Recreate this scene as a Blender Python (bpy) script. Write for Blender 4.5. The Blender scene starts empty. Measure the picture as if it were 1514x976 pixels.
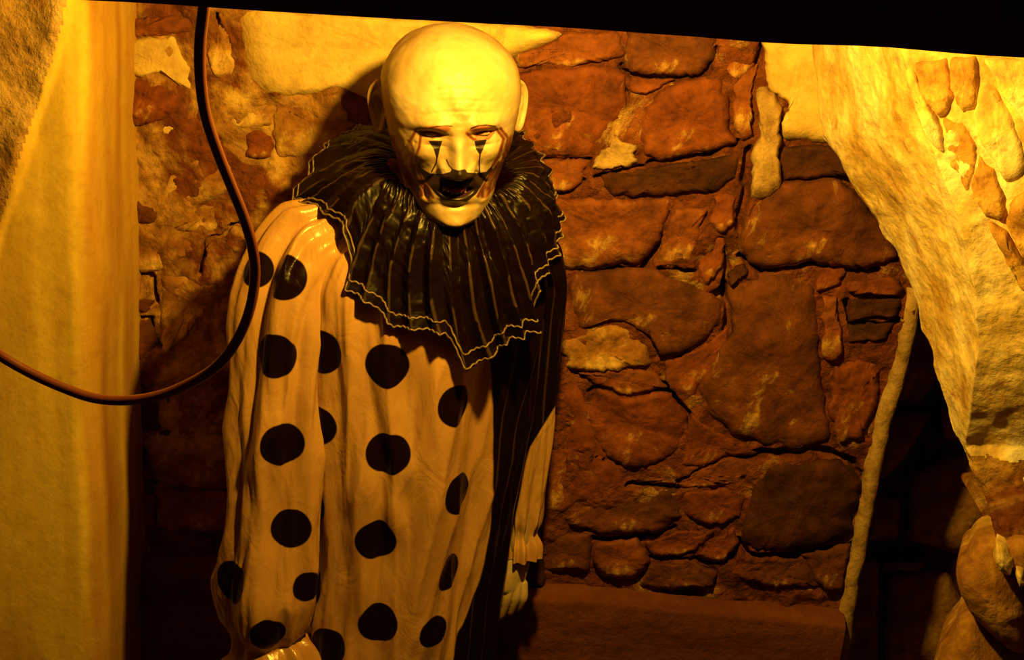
import bpy, bmesh, math, random
import numpy as np

# ------------------------------------------------------------------ camera, world, light, exposure
W, H, FPX = 1514.0, 976.0, 2000.0
PITCH, ROLL = math.radians(20.0), math.radians(5.0)
HEAD = np.array([-0.05, -0.22, 1.60])
Fv = np.array([0, math.cos(PITCH), -math.sin(PITCH)])
R0 = np.array([1.0, 0, 0]); U0 = np.array([0, math.sin(PITCH), math.cos(PITCH)])
CR = math.cos(ROLL) * R0 + math.sin(ROLL) * U0
CU = -math.sin(ROLL) * R0 + math.cos(ROLL) * U0


def ray(px, py):
    px = np.asarray(px, float); py = np.asarray(py, float)
    return Fv + ((px - W / 2) / FPX)[..., None] * CR + ((H / 2 - py) / FPX)[..., None] * CU


CAM = HEAD - 1.717 * ray(665.0, 180.0)


def at(px, py, Y):
    """point of the vertical plane y = Y seen at a photo pixel"""
    d = ray(px, py)
    t = (np.asarray(Y, float) - CAM[1]) / d[..., 1]
    return CAM + t[..., None] * d


def proj(P):
    d = np.asarray(P) - CAM
    z = d @ Fv
    return W / 2 + FPX * (d @ CR) / z, H / 2 - FPX * (d @ CU) / z, z


S = bpy.context.scene
cam = bpy.data.cameras.new('camera'); co = bpy.data.objects.new('camera', cam)
S.collection.objects.link(co)
from mathutils import Matrix
m4 = Matrix.Identity(4)
for i in range(3):
    m4[i][0], m4[i][1], m4[i][2], m4[i][3] = CR[i], CU[i], -Fv[i], CAM[i]
co.matrix_world = m4
cam.sensor_fit = 'HORIZONTAL'; cam.sensor_width = 36.0; cam.lens = FPX / W * 36.0
cam.clip_start = 0.02
S.camera = co

wd = bpy.data.worlds.new('cellar_dark'); S.world = wd; wd.use_nodes = True
wd.node_tree.nodes['Background'].inputs[0].default_value = (1.0, 0.22, 0.04, 1)
wd.node_tree.nodes['Background'].inputs[1].default_value = 0.027
LAMP = (0.085, -0.64, 1.91)
ld = bpy.data.lights.new('cellar_lamp', 'POINT'); ld.energy = 56.0; ld.color = (1.0, 0.535, 0.042)
ld.shadow_soft_size = 0.022
lo = bpy.data.objects.new('cellar_lamp', ld); lo.location = LAMP; S.collection.objects.link(lo)
S.view_settings.view_transform = 'Standard'; S.view_settings.look = 'None'
S.view_settings.exposure = 0.0; S.view_settings.gamma = 1.0
S.view_settings.use_curve_mapping = False

# ------------------------------------------------------------------ helpers
rng = np.random.default_rng(7)
random.seed(7)


def _hash(i, j, k, s):
    h = (i * 374761393 + j * 668265263 + k * 2147483647 + s * 1274126177) & 0xFFFFFFFF
    h = ((h ^ (h >> 13)) * 1274126177) & 0xFFFFFFFF
    h = h ^ (h >> 16)
    return (h & 0xFFFF) / 32767.5 - 1.0


def vnoise(P, seed=0):
    P = np.asarray(P, float)
    I = np.floor(P).astype(np.int64); f = P - I; f = f * f * (3 - 2 * f)
    out = 0
    for a in (0, 1):
        for b in (0, 1):
            for c in (0, 1):
                w = (f[..., 0] if a else 1 - f[..., 0]) * (f[..., 1] if b else 1 - f[..., 1]) * (f[..., 2] if c else 1 - f[..., 2])
                out = out + w * _hash(I[..., 0] + a, I[..., 1] + b, I[..., 2] + c, seed)
    return out


def fbm(P, scale=1.0, octv=4, seed=0, gain=0.5):
    P = np.asarray(P, float) * scale
    out, a = 0, 1.0
    for o in range(octv):
        out = out + a * vnoise(P * 2 ** o + 17.3 * o, seed + o)
        a *= gain
    return out


def sst(a, b, x):
    t = np.clip((np.asarray(x, float) - a) / (b - a), 0, 1)
    return t * t * (3 - 2 * t)


def spl(xs, ys, x):
    """smooth interpolation (Catmull-Rom in value)"""
    xs = np.asarray(xs, float); ys = np.asarray(ys, float); x = np.asarray(x, float)
    m = np.gradient(ys, xs, axis=0)
    i = np.clip(np.searchsorted(xs, x) - 1, 0, len(xs) - 2)
    h = xs[i + 1] - xs[i]
    t = np.clip((x - xs[i]) / h, 0, 1)
    if ys.ndim > 1:
        t = t[..., None]; h = h[..., None]
    return (2 * t**3 - 3 * t**2 + 1) * ys[i] + (t**3 - 2 * t**2 + t) * h * m[i] + (-2 * t**3 + 3 * t**2) * ys[i + 1] + (t**3 - t**2) * h * m[i + 1]


def seg_dist(x, y, pts):
    d = np.full(np.shape(x), 1e9)
    for (ax, ay), (bx, by) in zip(pts[:-1], pts[1:]):
        vx, vy = bx - ax, by - ay
        t = np.clip(((x - ax) * vx + (y - ay) * vy) / (vx * vx + vy * vy + 1e-12), 0, 1)
        d = np.minimum(d, np.hypot(x - ax - t * vx, y - ay - t * vy))
    return d


def poly_sdf(x, y, pts):
    pts = list(pts)
    d = seg_dist(x, y, pts + pts[:1])
    ins = np.zeros(np.shape(x), bool)
    for (ax, ay), (bx, by) in zip(pts, pts[1:] + pts[:1]):
        c = ((ay > y) != (by > y)) & (x < (bx - ax) * (y - ay) / (by - ay + 1e-12) + ax)
        ins ^= c
    return np.where(ins, -d, d)


def link(o, parent=None):
    S.collection.objects.link(o)
    if parent is not None:
        o.parent = parent
        o.matrix_parent_inverse = parent.matrix_basis.inverted()
    return o


def raw_mesh(name, V, F, smooth=True, fix=False):
    V = np.asarray(V, np.float32).reshape(-1, 3)
    me = bpy.data.meshes.new(name)
    if isinstance(F, np.ndarray):
        n, k = F.shape
        me.vertices.add(len(V)); me.vertices.foreach_set('co', V.ravel())
        me.loops.add(n * k); me.loops.foreach_set('vertex_index', F.astype(np.int32).ravel())
        me.polygons.add(n); me.polygons.foreach_set('loop_start', np.arange(0, n * k, k, dtype=np.int32))
        me.update(calc_edges=True); me.validate()
    else:
        me.from_pydata(V.tolist(), [], [tuple(f) for f in F])
    if fix:
        bm = bmesh.new(); bm.from_mesh(me); bmesh.ops.recalc_face_normals(bm, faces=bm.faces); bm.to_mesh(me); bm.free()
    me.polygons.foreach_set('use_smooth', [smooth] * len(me.polygons)); me.update()
    return me


def mesh_obj(name, V, F, mat, parent=None, smooth=True, fix=False, attrs=None, center=False):
    V = np.asarray(V, float).reshape(-1, 3)
    c = np.zeros(3)
    if center:
        c = V.mean(0); V = V - c
    me = raw_mesh(name, V, F, smooth, fix)
    if mat: me.materials.append(mat)
    for k, a in (attrs or {}).items():
        at_ = me.attributes.new(k, 'FLOAT', 'POINT'); at_.data.foreach_set('value', np.asarray(a, np.float32).ravel())
    o = bpy.data.objects.new(name, me); o.location = c
    return link(o, parent)


def grid_faces(n, m, closed=False, off=0):
    i = np.arange(n - 1)[:, None]; mm = m if closed else m - 1
    j = np.arange(mm)[None, :]; j2 = (j + 1) % m
    a = i * m + j; b = i * m + j2; c = (i + 1) * m + j2; d = (i + 1) * m + j
    return np.stack([a, b, c, d], -1).reshape(-1, 4) + off


def tube(pts, rad, ns=12, cap=True):
    pts = np.asarray(pts, float); n = len(pts)
    rad = np.broadcast_to(np.asarray(rad, float), (n,))
    T = np.gradient(pts, axis=0); T /= np.linalg.norm(T, axis=1)[:, None] + 1e-12
    ref = np.array([0, 0, 1.0]) if abs(T[0][2]) < 0.9 else np.array([1.0, 0, 0])
    N = np.cross(T[0], ref); N /= np.linalg.norm(N)
    V = []
    for i in range(n):
        N = N - T[i] * (N @ T[i]); N /= np.linalg.norm(N) + 1e-12
        B = np.cross(T[i], N)
        a = np.linspace(0, 2 * math.pi, ns, endpoint=False)
        V.append(pts[i] + rad[i] * (np.cos(a)[:, None] * N + np.sin(a)[:, None] * B))
    V = np.concatenate(V); F = [tuple(f) for f in grid_faces(n, ns, True)]
    if cap:
        F.append(tuple(range(ns))[::-1]); F.append(tuple(range((n - 1) * ns, n * ns)))
    return V, F


def smooth_path(pts, n):
    pts = np.asarray(pts, float)
    s = np.r_[0, np.cumsum(np.linalg.norm(np.diff(pts, axis=0), axis=1))]
    return spl(s, pts, np.linspace(0, s[-1], n))


def box_geo(lo_, hi_):
    x0, y0, z0 = lo_; x1, y1, z1 = hi_
    V = [(x0, y0, z0), (x1, y0, z0), (x1, y1, z0), (x0, y1, z0), (x0, y0, z1), (x1, y0, z1), (x1, y1, z1), (x0, y1, z1)]
    return V, [(0, 3, 2, 1), (4, 5, 6, 7), (0, 1, 5, 4), (1, 2, 6, 5), (2, 3, 7, 6), (3, 0, 4, 7)]


# ------------------------------------------------------------------ materials
def base_mat(name, rough=0.8, spec=0.3):
    m = bpy.data.materials.new(name); m.use_nodes = True
    nt = m.node_tree; b = nt.nodes['Principled BSDF']
    b.inputs['Roughness'].default_value = rough
    b.inputs['Specular IOR Level'].default_value = spec
    return m, nt, b


def N_(nt, t, **kw):
    n = nt.nodes.new(t)
    for k, v in kw.items(): setattr(n, k, v)
    return n


def noise_node(nt, scale, detail=6, rough=0.6, stretch=None, coord='Object', dist=0.0):
    tc = N_(nt, 'ShaderNodeTexCoord'); n = N_(nt, 'ShaderNodeTexNoise')
    n.inputs['Scale'].default_value = scale; n.inputs['Detail'].default_value = detail
    n.inputs['Roughness'].default_value = rough; n.inputs['Distortion'].default_value = dist
    if stretch:
        mp = N_(nt, 'ShaderNodeMapping'); mp.inputs['Scale'].default_value = stretch
        nt.links.new(tc.outputs[coord], mp.inputs[0]); nt.links.new(mp.outputs[0], n.inputs['Vector'])
    else:
        nt.links.new(tc.outputs[coord], n.inputs['Vector'])
    return n


def ramp(nt, src, stops):
    r = N_(nt, 'ShaderNodeValToRGB'); e = r.color_ramp.elements
    while len(e) < len(stops): e.new(0.5)
    for el, (p, c) in zip(e, stops):
        el.position = p; el.color = (*c, 1) if len(c) == 3 else c
    nt.links.new(src, r.inputs[0]); return r


def mixc(nt, fac, a, b):
    m = N_(nt, 'ShaderNodeMix', data_type='RGBA')
    for v, s in ((fac, 0), (a, 6), (b, 7)):
        if isinstance(v, (tuple, list)): m.inputs[s].default_value = (*v, 1) if len(v) == 3 else v
        elif isinstance(v, (int, float)): m.inputs[s].default_value = v
        else: nt.links.new(v, m.inputs[s])
    return m.outputs[2]


def bump(nt, b, src, strength, dist, prev=None):
    n = N_(nt, 'ShaderNodeBump'); n.inputs['Strength'].default_value = strength; n.inputs['Distance'].default_value = dist
    nt.links.new(src, n.inputs['Height'])
    if prev is not None: nt.links.new(prev, n.inputs['Normal'])
    nt.links.new(n.outputs[0], b.inputs['Normal']); return n.outputs[0]


def attr_step(nt, name, a, c):
    """1 where attribute < a, 0 where > c"""
    t = N_(nt, 'ShaderNodeAttribute', attribute_name=name)
    mr = N_(nt, 'ShaderNodeMapRange', interpolation_type='SMOOTHSTEP')
    mr.inputs['From Min'].default_value = a; mr.inputs['From Max'].default_value = c
    mr.inputs['To Min'].default_value = 1; mr.inputs['To Max'].default_value = 0
    nt.links.new(t.outputs['Fac'], mr.inputs['Value']); return mr.outputs[0]


def masonry(name, c0, c1, c2, scale=9, spots=None, rough=0.85, bmp=0.6, bd=0.004, spec=0.25, stretch=None, fine=90, speck=0.9):
    m, nt, b = base_mat(name, rough, spec)
    n = noise_node(nt, scale, 8, 0.62, stretch, dist=0.4)
    col = ramp(nt, n.outputs[0], [(0.32, c0), (0.5, c1), (0.68, c2)]).outputs[0]
    if spots:
        sc, sscale, lo_, hi_ = spots
        s = noise_node(nt, sscale, 7, 0.68, dist=0.6)
        col = mixc(nt, ramp(nt, s.outputs[0], [(lo_, (0, 0, 0)), (hi_, (1, 1, 1))]).outputs[0], col, sc)
    sp = noise_node(nt, 38, 8, 0.75, dist=0.3)
    mm = N_(nt, 'ShaderNodeMix', data_type='RGBA', blend_type='MULTIPLY'); mm.inputs[0].default_value = speck
    nt.links.new(col, mm.inputs[6]); nt.links.new(ramp(nt, sp.outputs[0], [(0.30, (0.30, 0.22, 0.18)), (0.48, (0.86, 0.84, 0.8)), (0.70, (1.3, 1.34, 1.38))]).outputs[0], mm.inputs[7])
    nt.links.new(mm.outputs[2], b.inputs['Base Color'])
    f1 = noise_node(nt, fine, 6, 0.65); p = bump(nt, b, f1.outputs[0], bmp, bd)
    f2 = noise_node(nt, fine * 0.28, 6, 0.6); bump(nt, b, f2.outputs[0], bmp, bd * 2.2, p)
    return m


LIME = (0.66, 0.46, 0.17)
M = {}
M['red'] = masonry('red_sandstone', (0.062, 0.014, 0.006), (0.171, 0.043, 0.013), (0.246, 0.075, 0.020), 10, (LIME, 11, 0.58, 0.74))
M['rust'] = masonry('rust_sandstone', (0.089, 0.023, 0.008), (0.199, 0.058, 0.018), (0.287, 0.104, 0.029), 9, (LIME, 9, 0.55, 0.72))
M['brown'] = masonry('brown_stone', (0.041, 0.011, 0.005), (0.116, 0.034, 0.011), (0.199, 0.063, 0.020), 9, (LIME, 10, 0.57, 0.74))
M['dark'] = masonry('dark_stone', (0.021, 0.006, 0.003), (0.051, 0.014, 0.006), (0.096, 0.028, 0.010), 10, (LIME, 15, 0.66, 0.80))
M['ochre'] = masonry('lime_washed_stone', (0.131, 0.045, 0.013), (0.295, 0.139, 0.037), (0.443, 0.262, 0.074), 9, (LIME, 8, 0.50, 0.66))
M['mortar'] = masonry('red_earth_mortar', (0.062, 0.015, 0.006), (0.158, 0.040, 0.013), (0.233, 0.075, 0.022), 18, (LIME, 9, 0.56, 0.74), bmp=1.0, bd=0.008)
M['limemortar'] = masonry('stained_lime_render', (0.164, 0.061, 0.016), (0.377, 0.205, 0.061), (0.525, 0.344, 0.115), 10, ((0.15, 0.042, 0.012), 6.5, 0.46, 0.58), bmp=0.9)
M['plaster'] = masonry('old_cream_plaster', (0.425, 0.281, 0.085), (0.561, 0.408, 0.145), (0.646, 0.510, 0.204), 7, ((0.36, 0.17, 0.05), 10, 0.60, 0.74), bmp=0.5, speck=0.45)
M['drip'] = masonry('grey_plaster', (0.246, 0.156, 0.074), (0.377, 0.254, 0.115), (0.492, 0.344, 0.164), 14, None, bmp=0.6)
M['pier'] = masonry('smooth_cream_render', (0.58, 0.36, 0.05), (0.76, 0.54, 0.09), (0.84, 0.63, 0.12), 5, ((0.44, 0.22, 0.03), 6, 0.62, 0.8), bmp=0.3, bd=0.002, stretch=(2.2, 2.2, 0.35), speck=0.3)
M['roughcast'] = masonry('rough_cream_render', (0.357, 0.187, 0.060), (0.527, 0.323, 0.119), (0.629, 0.442, 0.196), 7, ((0.28, 0.11, 0.03), 8, 0.56, 0.68), bmp=0.8, bd=0.005)
M['white'] = masonry('white_limewash', (0.46, 0.27, 0.06), (0.72, 0.56, 0.24), (0.92, 0.86, 0.66), 9, ((0.42, 0.2, 0.05), 15, 0.58, 0.70), bmp=0.7, bd=0.003, stretch=(1.4, 1.4, 0.7), speck=0.6)
M['tan'] = masonry('tan_stone', (0.208, 0.088, 0.024), (0.352, 0.176, 0.048), (0.480, 0.304, 0.088), 8, (LIME, 12, 0.56, 0.7))
M['plinth'] = masonry('brown_render', (0.068, 0.018, 0.007), (0.116, 0.032, 0.011), (0.158, 0.049, 0.018), 9, None, bmp=0.6, speck=0.4, stretch=(0.5, 1, 3.0))
M['floor'] = masonry('earth_floor', (0.05, 0.03, 0.015), (0.1, 0.055, 0.03), (0.15, 0.08, 0.04), 6)
M['beamwood'] = masonry('dark_timber', (0.025, 0.012, 0.008), (0.045, 0.02, 0.012), (0.06, 0.03, 0.018), 6, stretch=(0.3, 4, 4), rough=0.7, bmp=0.3)
m, nt, b = base_mat('brown_cable_rubber', 0.35, 0.5); b.inputs['Base Color'].default_value = (0.09, 0.022, 0.012, 1); M['cable'] = m

# satin, pale with printed black dots / black with thin grey stripes
m, nt, b = base_mat('two_tone_satin', 0.30, 0.75)
nz = noise_node(nt, 5, 5, 0.6)
pale = ramp(nt, nz.outputs[0], [(0.3, (0.34, 0.175, 0.062)), (0.7, (0.48, 0.28, 0.115))]).outputs[0]
dm = attr_step(nt, 'dots', -0.0012, 0.0012); hm = attr_step(nt, 'half', -0.0015, 0.0015)
mx = N_(nt, 'ShaderNodeMath', operation='MAXIMUM'); nt.links.new(dm, mx.inputs[0]); nt.links.new(hm, mx.inputs[1])
sr = N_(nt, 'ShaderNodeMapRange'); sr.inputs['To Min'].default_value = 0.75; sr.inputs['To Max'].default_value = 0.1
nt.links.new(mx.outputs[0], sr.inputs['Value']); nt.links.new(sr.outputs[0], b.inputs['Specular IOR Level'])
c = mixc(nt, dm, pale, (0.006, 0.002, 0.002))
blk = mixc(nt, attr_step(nt, 'stripe', 0.0008, 0.0022), (0.005, 0.002, 0.002), (0.03, 0.016, 0.008))
c = mixc(nt, hm, c, blk)
nt.links.new(c, b.inputs['Base Color'])
wv = noise_node(nt, 26, 4, 0.55, (1, 1, 0.45), dist=1.2); bump(nt, b, wv.outputs[0], 0.5, 0.006)
M['satin'] = m
m, nt, b = base_mat('black_striped_satin', 0.33, 0.13)
c = mixc(nt, attr_step(nt, 'stripe', 0.0003, 0.0013), (0.004, 0.0015, 0.001), (0.034, 0.02, 0.011))
nt.links.new(c, b.inputs['Base Color'])
wv = noise_node(nt, 40, 4, 0.55, dist=1.0); bump(nt, b, wv.outputs[0], 0.3, 0.003)
M['blacksatin'] = m
m, nt, b = base_mat('grey_trim_cord', 0.5, 0.5); b.inputs['Base Color'].default_value = (0.12, 0.078, 0.042, 1); M['trim'] = m
m, nt, b = base_mat('ivory_tooth', 0.3, 0.5); b.inputs['Base Color'].default_value = (0.65, 0.54, 0.4, 1); M['tooth'] = m
m, nt, b = base_mat('wet_red_tongue', 0.45, 0.2); b.inputs['Base Color'].default_value = (0.16, 0.008, 0.005, 1); M['tongue'] = m
m, nt, b = base_mat('milky_eye', 0.25, 0.5); b.inputs['Base Color'].default_value = (0.3, 0.16, 0.11, 1); M['eye'] = m
m, nt, b = base_mat('black_leather', 0.4, 0.5); b.inputs['Base Color'].default_value = (0.01, 0.008, 0.007, 1); M['leather'] = m
# latex skin with make-up
m, nt, b = base_mat('pale_latex_skin', 0.42, 0.4)
nz = noise_node(nt, 16, 7, 0.65, dist=0.4)
sk = ramp(nt, nz.outputs[0], [(0.3, (0.24, 0.145, 0.05)), (0.5, (0.35, 0.26, 0.14)), (0.75, (0.41, 0.34, 0.26))]).outputs[0]
st = attr_step(nt, 'stain_shade', -0.5, 3.0)
sn = noise_node(nt, 60, 4, 0.6)
mul = N_(nt, 'ShaderNodeMath', operation='MULTIPLY'); nt.links.new(st, mul.inputs[0])
nt.links.new(ramp(nt, sn.outputs[0], [(0.25, (0.55, 0.55, 0.55)), (0.5, (1, 1, 1))]).outputs[0], mul.inputs[1])
sk = mixc(nt, mul.outputs[0], sk, (0.10, 0.022, 0.006))
sk = mixc(nt, attr_step(nt, 'lid', -1.0, 2.0), sk, (0.24, 0.09, 0.04))
sk = mixc(nt, attr_step(nt, 'paint', -0.7, 0.7), sk, (0.012, 0.006, 0.006))
sk = mixc(nt, attr_step(nt, 'mouth', -0.8, 0.8), sk, (0.03, 0.004, 0.004))
nt.links.new(sk, b.inputs['Base Color'])
b.inputs['Subsurface Weight'].default_value = 0.0
fn = noise_node(nt, 120, 5, 0.6); bump(nt, b, fn.outputs[0], 0.15, 0.0015)
M['skin'] = m

# ------------------------------------------------------------------ the setting
def tag(o, label=None, cat=None, group=None, kind=None):
    if label: o['label'] = label
    if cat: o['category'] = cat
    if group: o['group'] = group
    if kind: o['kind'] = kind
    return o


XE0, XE1 = at(1352, 440, 0)[0], at(1257, 900, 0)[0]
ZE0, ZE1 = at(1352, 440, 0)[2], at(1257, 900, 0)[2]


def wall_edge(z):                        # the right-hand end of the back wall
    return XE0 + (XE1 - XE0) * (z - ZE0) / (ZE1 - ZE0) if np.isscalar(z) else XE0 + (XE1 - XE0) * (z - ZE0) / (ZE1 - ZE0)


ZTOP = 2.3
zs = np.r_[np.linspace(0.0, 0.55, 60)[:-1], np.linspace(0.55, 1.95, 600), np.linspace(1.95, ZTOP, 30)[1:]]
us = np.linspace(0, 1, 720)
Z, U = np.meshgrid(zs, us, indexing='ij')
XL = -1.05
XR = np.clip(wall_edge(zs), 0.2, 0.75)[:, None]
X = XL + (XR - XL) * U
P = np.stack([X, np.zeros_like(X), Z], -1)
dsp = 0.008 * fbm(P, 10, 6, 3, 0.55) + 0.0035 * fbm(P, 45, 3, 9)
px_, py_, _ = proj(P)
# the upper left of the wall still carries lime render and stands a little fuller
lime = sst(620, 420, px_) * sst(900, 520, py_)
P[..., 1] = -0.006 - dsp - 0.004 * lime
CRACKS = [(3, [(297, 401), (305, 350), (358, 327)]), (3, [(145, 435), (189, 428), (195, 408), (176, 388)]), (3, [(195, 405), (228, 405), (232, 440)]), (2.5, [(150, 470), (226, 465)]),
          (2.5, [(223, 470), (225, 500), (238, 512)]), (2.5, [(325, 20), (335, 60)]), (6, [(985, 580), (1015, 610), (1028, 640), (1065, 662), (1095, 674), (1130, 668), (1200, 662), (1262, 684), (1276, 712)]),
          (5, [(930, 715), (990, 717), (1050, 692), (1075, 676)]), (4, [(880, 796), (940, 793), (1000, 782)]), (5, [(1094, 800), (1106, 818), (1160, 818), (1262, 802)]), (7, [(1058, 436), (1074, 428), (1072, 482)]),
          (5, [(1060, 350), (1076, 400), (1070, 440)]), (6, [(1112, 225), (1106, 280), (1090, 335)]), (5, [(1124, 60), (1118, 100), (1095, 118)]), (5, [(1056, 70), (1040, 108), (1000, 115), (930, 112)]),
          (5, [(960, 240), (1030, 227), (1094, 214)]), (4, [(795, 234), (870, 233)]), (4, [(880, 258), (950, 247)]), (5, [(830, 398), (880, 400), (940, 398), (962, 378), (990, 320)]), (5, [(975, 397), (1024, 399)]),
          (4, [(922, 100), (927, 150)]), (4, [(810, 288), (845, 283), (862, 266)]), (5, [(1095, 378), (1130, 403), (1200, 388), (1300, 402)]), (4, [(1020, 822), (1050, 832), (1090, 810)]), (4, [(955, 826), (1010, 822)]),
          (4, [(1248, 440), (1258, 478), (1330, 474)]), (3, [(870, 575), (905, 560), (990, 570), (1000, 600)])]
wob = 6 * fbm(P, 30, 3, 12)
for wd_, ln_ in CRACKS:
    d_ = seg_dist(px_ + wob, py_ + wob, ln_)
    P[..., 1] += 0.022 * np.exp(-(d_ / wd_) ** 4)
back = mesh_obj('wall_back', P, grid_faces(len(zs), len(us)), M['mortar'])
back['kind'] = 'structure'; back['label'] = 'rubble stone cellar wall with red earth mortar and crumbling plaster'
back.data.materials.append(M['limemortar'])
fl = (lime.ravel()[grid_faces(len(zs), len(us))].mean(1) + 0.35 * fbm(P.reshape(-1, 3)[grid_faces(len(zs), len(us))[:, 0]], 7, 4, 5)) > 0.55
back.data.polygons.foreach_set('material_index', fl.astype(np.int32))

XR_END = 1.25
# recess behind the end of the wall: its return face, its back, with a bead of plaster on the corner
zr = np.linspace(0.0, ZTOP, 200); yr = np.linspace(0, 0.30, 40)
Zr, Yr = np.meshgrid(zr, yr, indexing='ij')
Pr = np.stack([wall_edge(Zr), Yr, Zr], -1); Pr[..., 0] += 0.006 * fbm(Pr, 12, 4, 21) * sst(0, 0.04, Yr)
o = mesh_obj('wall_recess_side', Pr, grid_faces(200, 40), M['mortar']); o['kind'] = 'structure'
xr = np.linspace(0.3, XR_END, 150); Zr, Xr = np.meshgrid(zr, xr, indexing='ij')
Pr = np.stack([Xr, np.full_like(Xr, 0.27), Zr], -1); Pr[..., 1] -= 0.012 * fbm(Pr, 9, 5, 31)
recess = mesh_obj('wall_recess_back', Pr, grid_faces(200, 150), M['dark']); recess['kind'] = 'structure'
bead = [(1356, 425), (1348, 470), (1333, 540), (1312, 620), (1293, 705), (1283, 760), (1270, 830), (1258, 890), (1243, 990)]
bp = smooth_path(at([p[0] for p in bead], [p[1] for p in bead], -0.002), 90)
bp[:, 0] += 0.003 * fbm(bp, 25, 3, 41) - 0.005
V, F = tube(bp, 0.0135 + 0.002 * fbm(bp, 30, 3, 44), 14)
o = mesh_obj('trim_1', V, F, M['drip']); o['kind'] = 'structure'; o['label'] = 'pale plaster bead on the corner where the stone wall ends'

# render plinth along the foot of the wall
pl = at(1000, 902, -0.03)
ztop = pl[2]
prof = [(0.0, ztop + 0.014), (-0.022, ztop + 0.009), (-0.035, ztop), (-0.037, ztop - 0.02), (-0.037, 0.0)]
xs = np.linspace(-1.05, wall_edge(ztop) - 0.012, 260)
prof_s = np.array(prof); tt = np.r_[np.linspace(0, 3, 14)[:-1], np.linspace(3, 4, 40)]
pf = np.stack([np.interp(tt, range(5), prof_s[:, 0]), np.interp(tt, range(5), prof_s[:, 1])], -1)
Pp = np.zeros((len(xs), len(pf), 3)); Pp[..., 0] = xs[:, None]; Pp[..., 1] = pf[None, :, 0]; Pp[..., 2] = pf[None, :, 1]
Pp[..., 1] -= 0.003 * fbm(Pp, 14, 4, 51); Pp[..., 2] += 0.003 * fbm(Pp, 10, 3, 52)
o = mesh_obj('baseboard_back', Pp, grid_faces(len(xs), len(pf)), M['plinth']); o['kind'] = 'structure'

# left: smooth render pier with a rounded arris, rough render further left
XP = at(147, 488, -0.2)[0]
RAD, YP = 0.035, -0.22
sx = np.r_[np.linspace(-0.75, -RAD, 190), -RAD + RAD * np.sin(np.linspace(0.06, 1, 14) * math.pi / 2), np.zeros(24)]
sy = np.r_[np.full(190, YP), YP + RAD - RAD * np.cos(np.linspace(0.06, 1, 14) * math.pi / 2), np.linspace(YP + RAD + 0.008, 0.02, 24)]
zp = np.linspace(0, ZTOP, 420)
Pp = np.zeros((len(zp), len(sx), 3)); Pp[..., 0] = XP + sx; Pp[..., 1] = sy; Pp[..., 2] = zp[:, None]
qx, qy, _ = proj(Pp)
lineX = np.interp(qy, [-200, 0, 120, 230, 360, 700], [165, 103, 72, 36, -4, -120])
sd = lineX - qx + 5 * fbm(Pp, 18, 4, 61)
roughm = sst(-6, 15, sd) * (Pp[..., 1] < YP + 0.005)
Pp[..., 1] += roughm * (-0.010 + 0.006 * fbm(Pp, 22, 5, 62)) - 0.004 * np.exp(-(sd / 5) ** 2) + 0.0025 * fbm(Pp * np.array([3, 1, 0.5]), 4, 3, 63)
Pp[..., 0] += 0.003 * fbm(Pp, 6, 3, 66) * (np.arange(len(sx)) > 185)
gf = grid_faces(len(zp), len(sx))
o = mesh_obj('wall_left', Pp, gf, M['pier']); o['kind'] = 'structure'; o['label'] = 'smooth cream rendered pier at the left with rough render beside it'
o.data.materials.append(M['roughcast'])
o.data.polygons.foreach_set('material_index', (roughm.ravel()[gf].mean(1) > 0.5).astype(np.int32))
band_m = sst(112, 136, qx + 9 * fbm(Pp * np.array([6, 6, 1.0]), 5, 4, 67)) * (0.65 + 0.35 * vnoise(Pp * np.array([40, 40, 5]), 68))  # browner, noise-broken band towards the pier's right edge
ga = o.data.attributes.new('edge_band', 'FLOAT', 'POINT'); ga.data.foreach_set('value', band_m.astype(np.float32).ravel())
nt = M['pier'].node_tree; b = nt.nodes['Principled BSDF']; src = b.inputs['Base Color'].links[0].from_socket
an = N_(nt, 'ShaderNodeAttribute', attribute_name='edge_band')
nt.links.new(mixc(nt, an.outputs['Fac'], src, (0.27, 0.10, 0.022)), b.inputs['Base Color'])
left = o

V, F = box_geo((-1.6, -2.6, -0.08), (XR_END, 0.4, 0.0)); o = mesh_obj('floor', V, F, M['floor'], smooth=False); o['kind'] = 'structure'
V, F = box_geo((-1.6, -2.6, ZTOP), (XR_END, 0.4, ZTOP + 0.08)); o = mesh_obj('ceiling', V, F, M['beamwood'], smooth=False); o['kind'] = 'structure'

# ------------------------------------------------------------------ stones
def densify(poly, n, jit=0.0, grow=0.0):
    p = np.asarray(poly, float)
    if grow:
        c_ = p.mean(0); p = p + (p - c_) / (np.linalg.norm(p - c_, axis=1)[:, None] + 1e-6) * grow
    q = np.vstack([p, p[:1]])
    s = np.r_[0, np.cumsum(np.linalg.norm(np.diff(q, axis=0), axis=1))]
    t = np.linspace(0, s[-1], n, endpoint=False)
    lin = np.stack([np.interp(t, s, q[:, 0]), np.interp(t, s, q[:, 1])], -1)
    k = np.array([0.25, 0.5, 0.25])
    sm = lin.copy()
    for _ in range(1):
        sm = k[0] * np.roll(sm, 1, 0) + k[1] * sm + k[2] * np.roll(sm, -1, 0)
    out = sm
    if jit:
        ang = fbm(np.stack([out[:, 0], out[:, 1], np.zeros(n)], -1), 0.07, 4, 71, 0.65)
        ang2 = fbm(np.stack([out[:, 0], out[:, 1], np.ones(n) * 9], -1), 0.07, 4, 72, 0.65)
        out = out + jit * np.stack([ang, ang2], -1)
    return out


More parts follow.
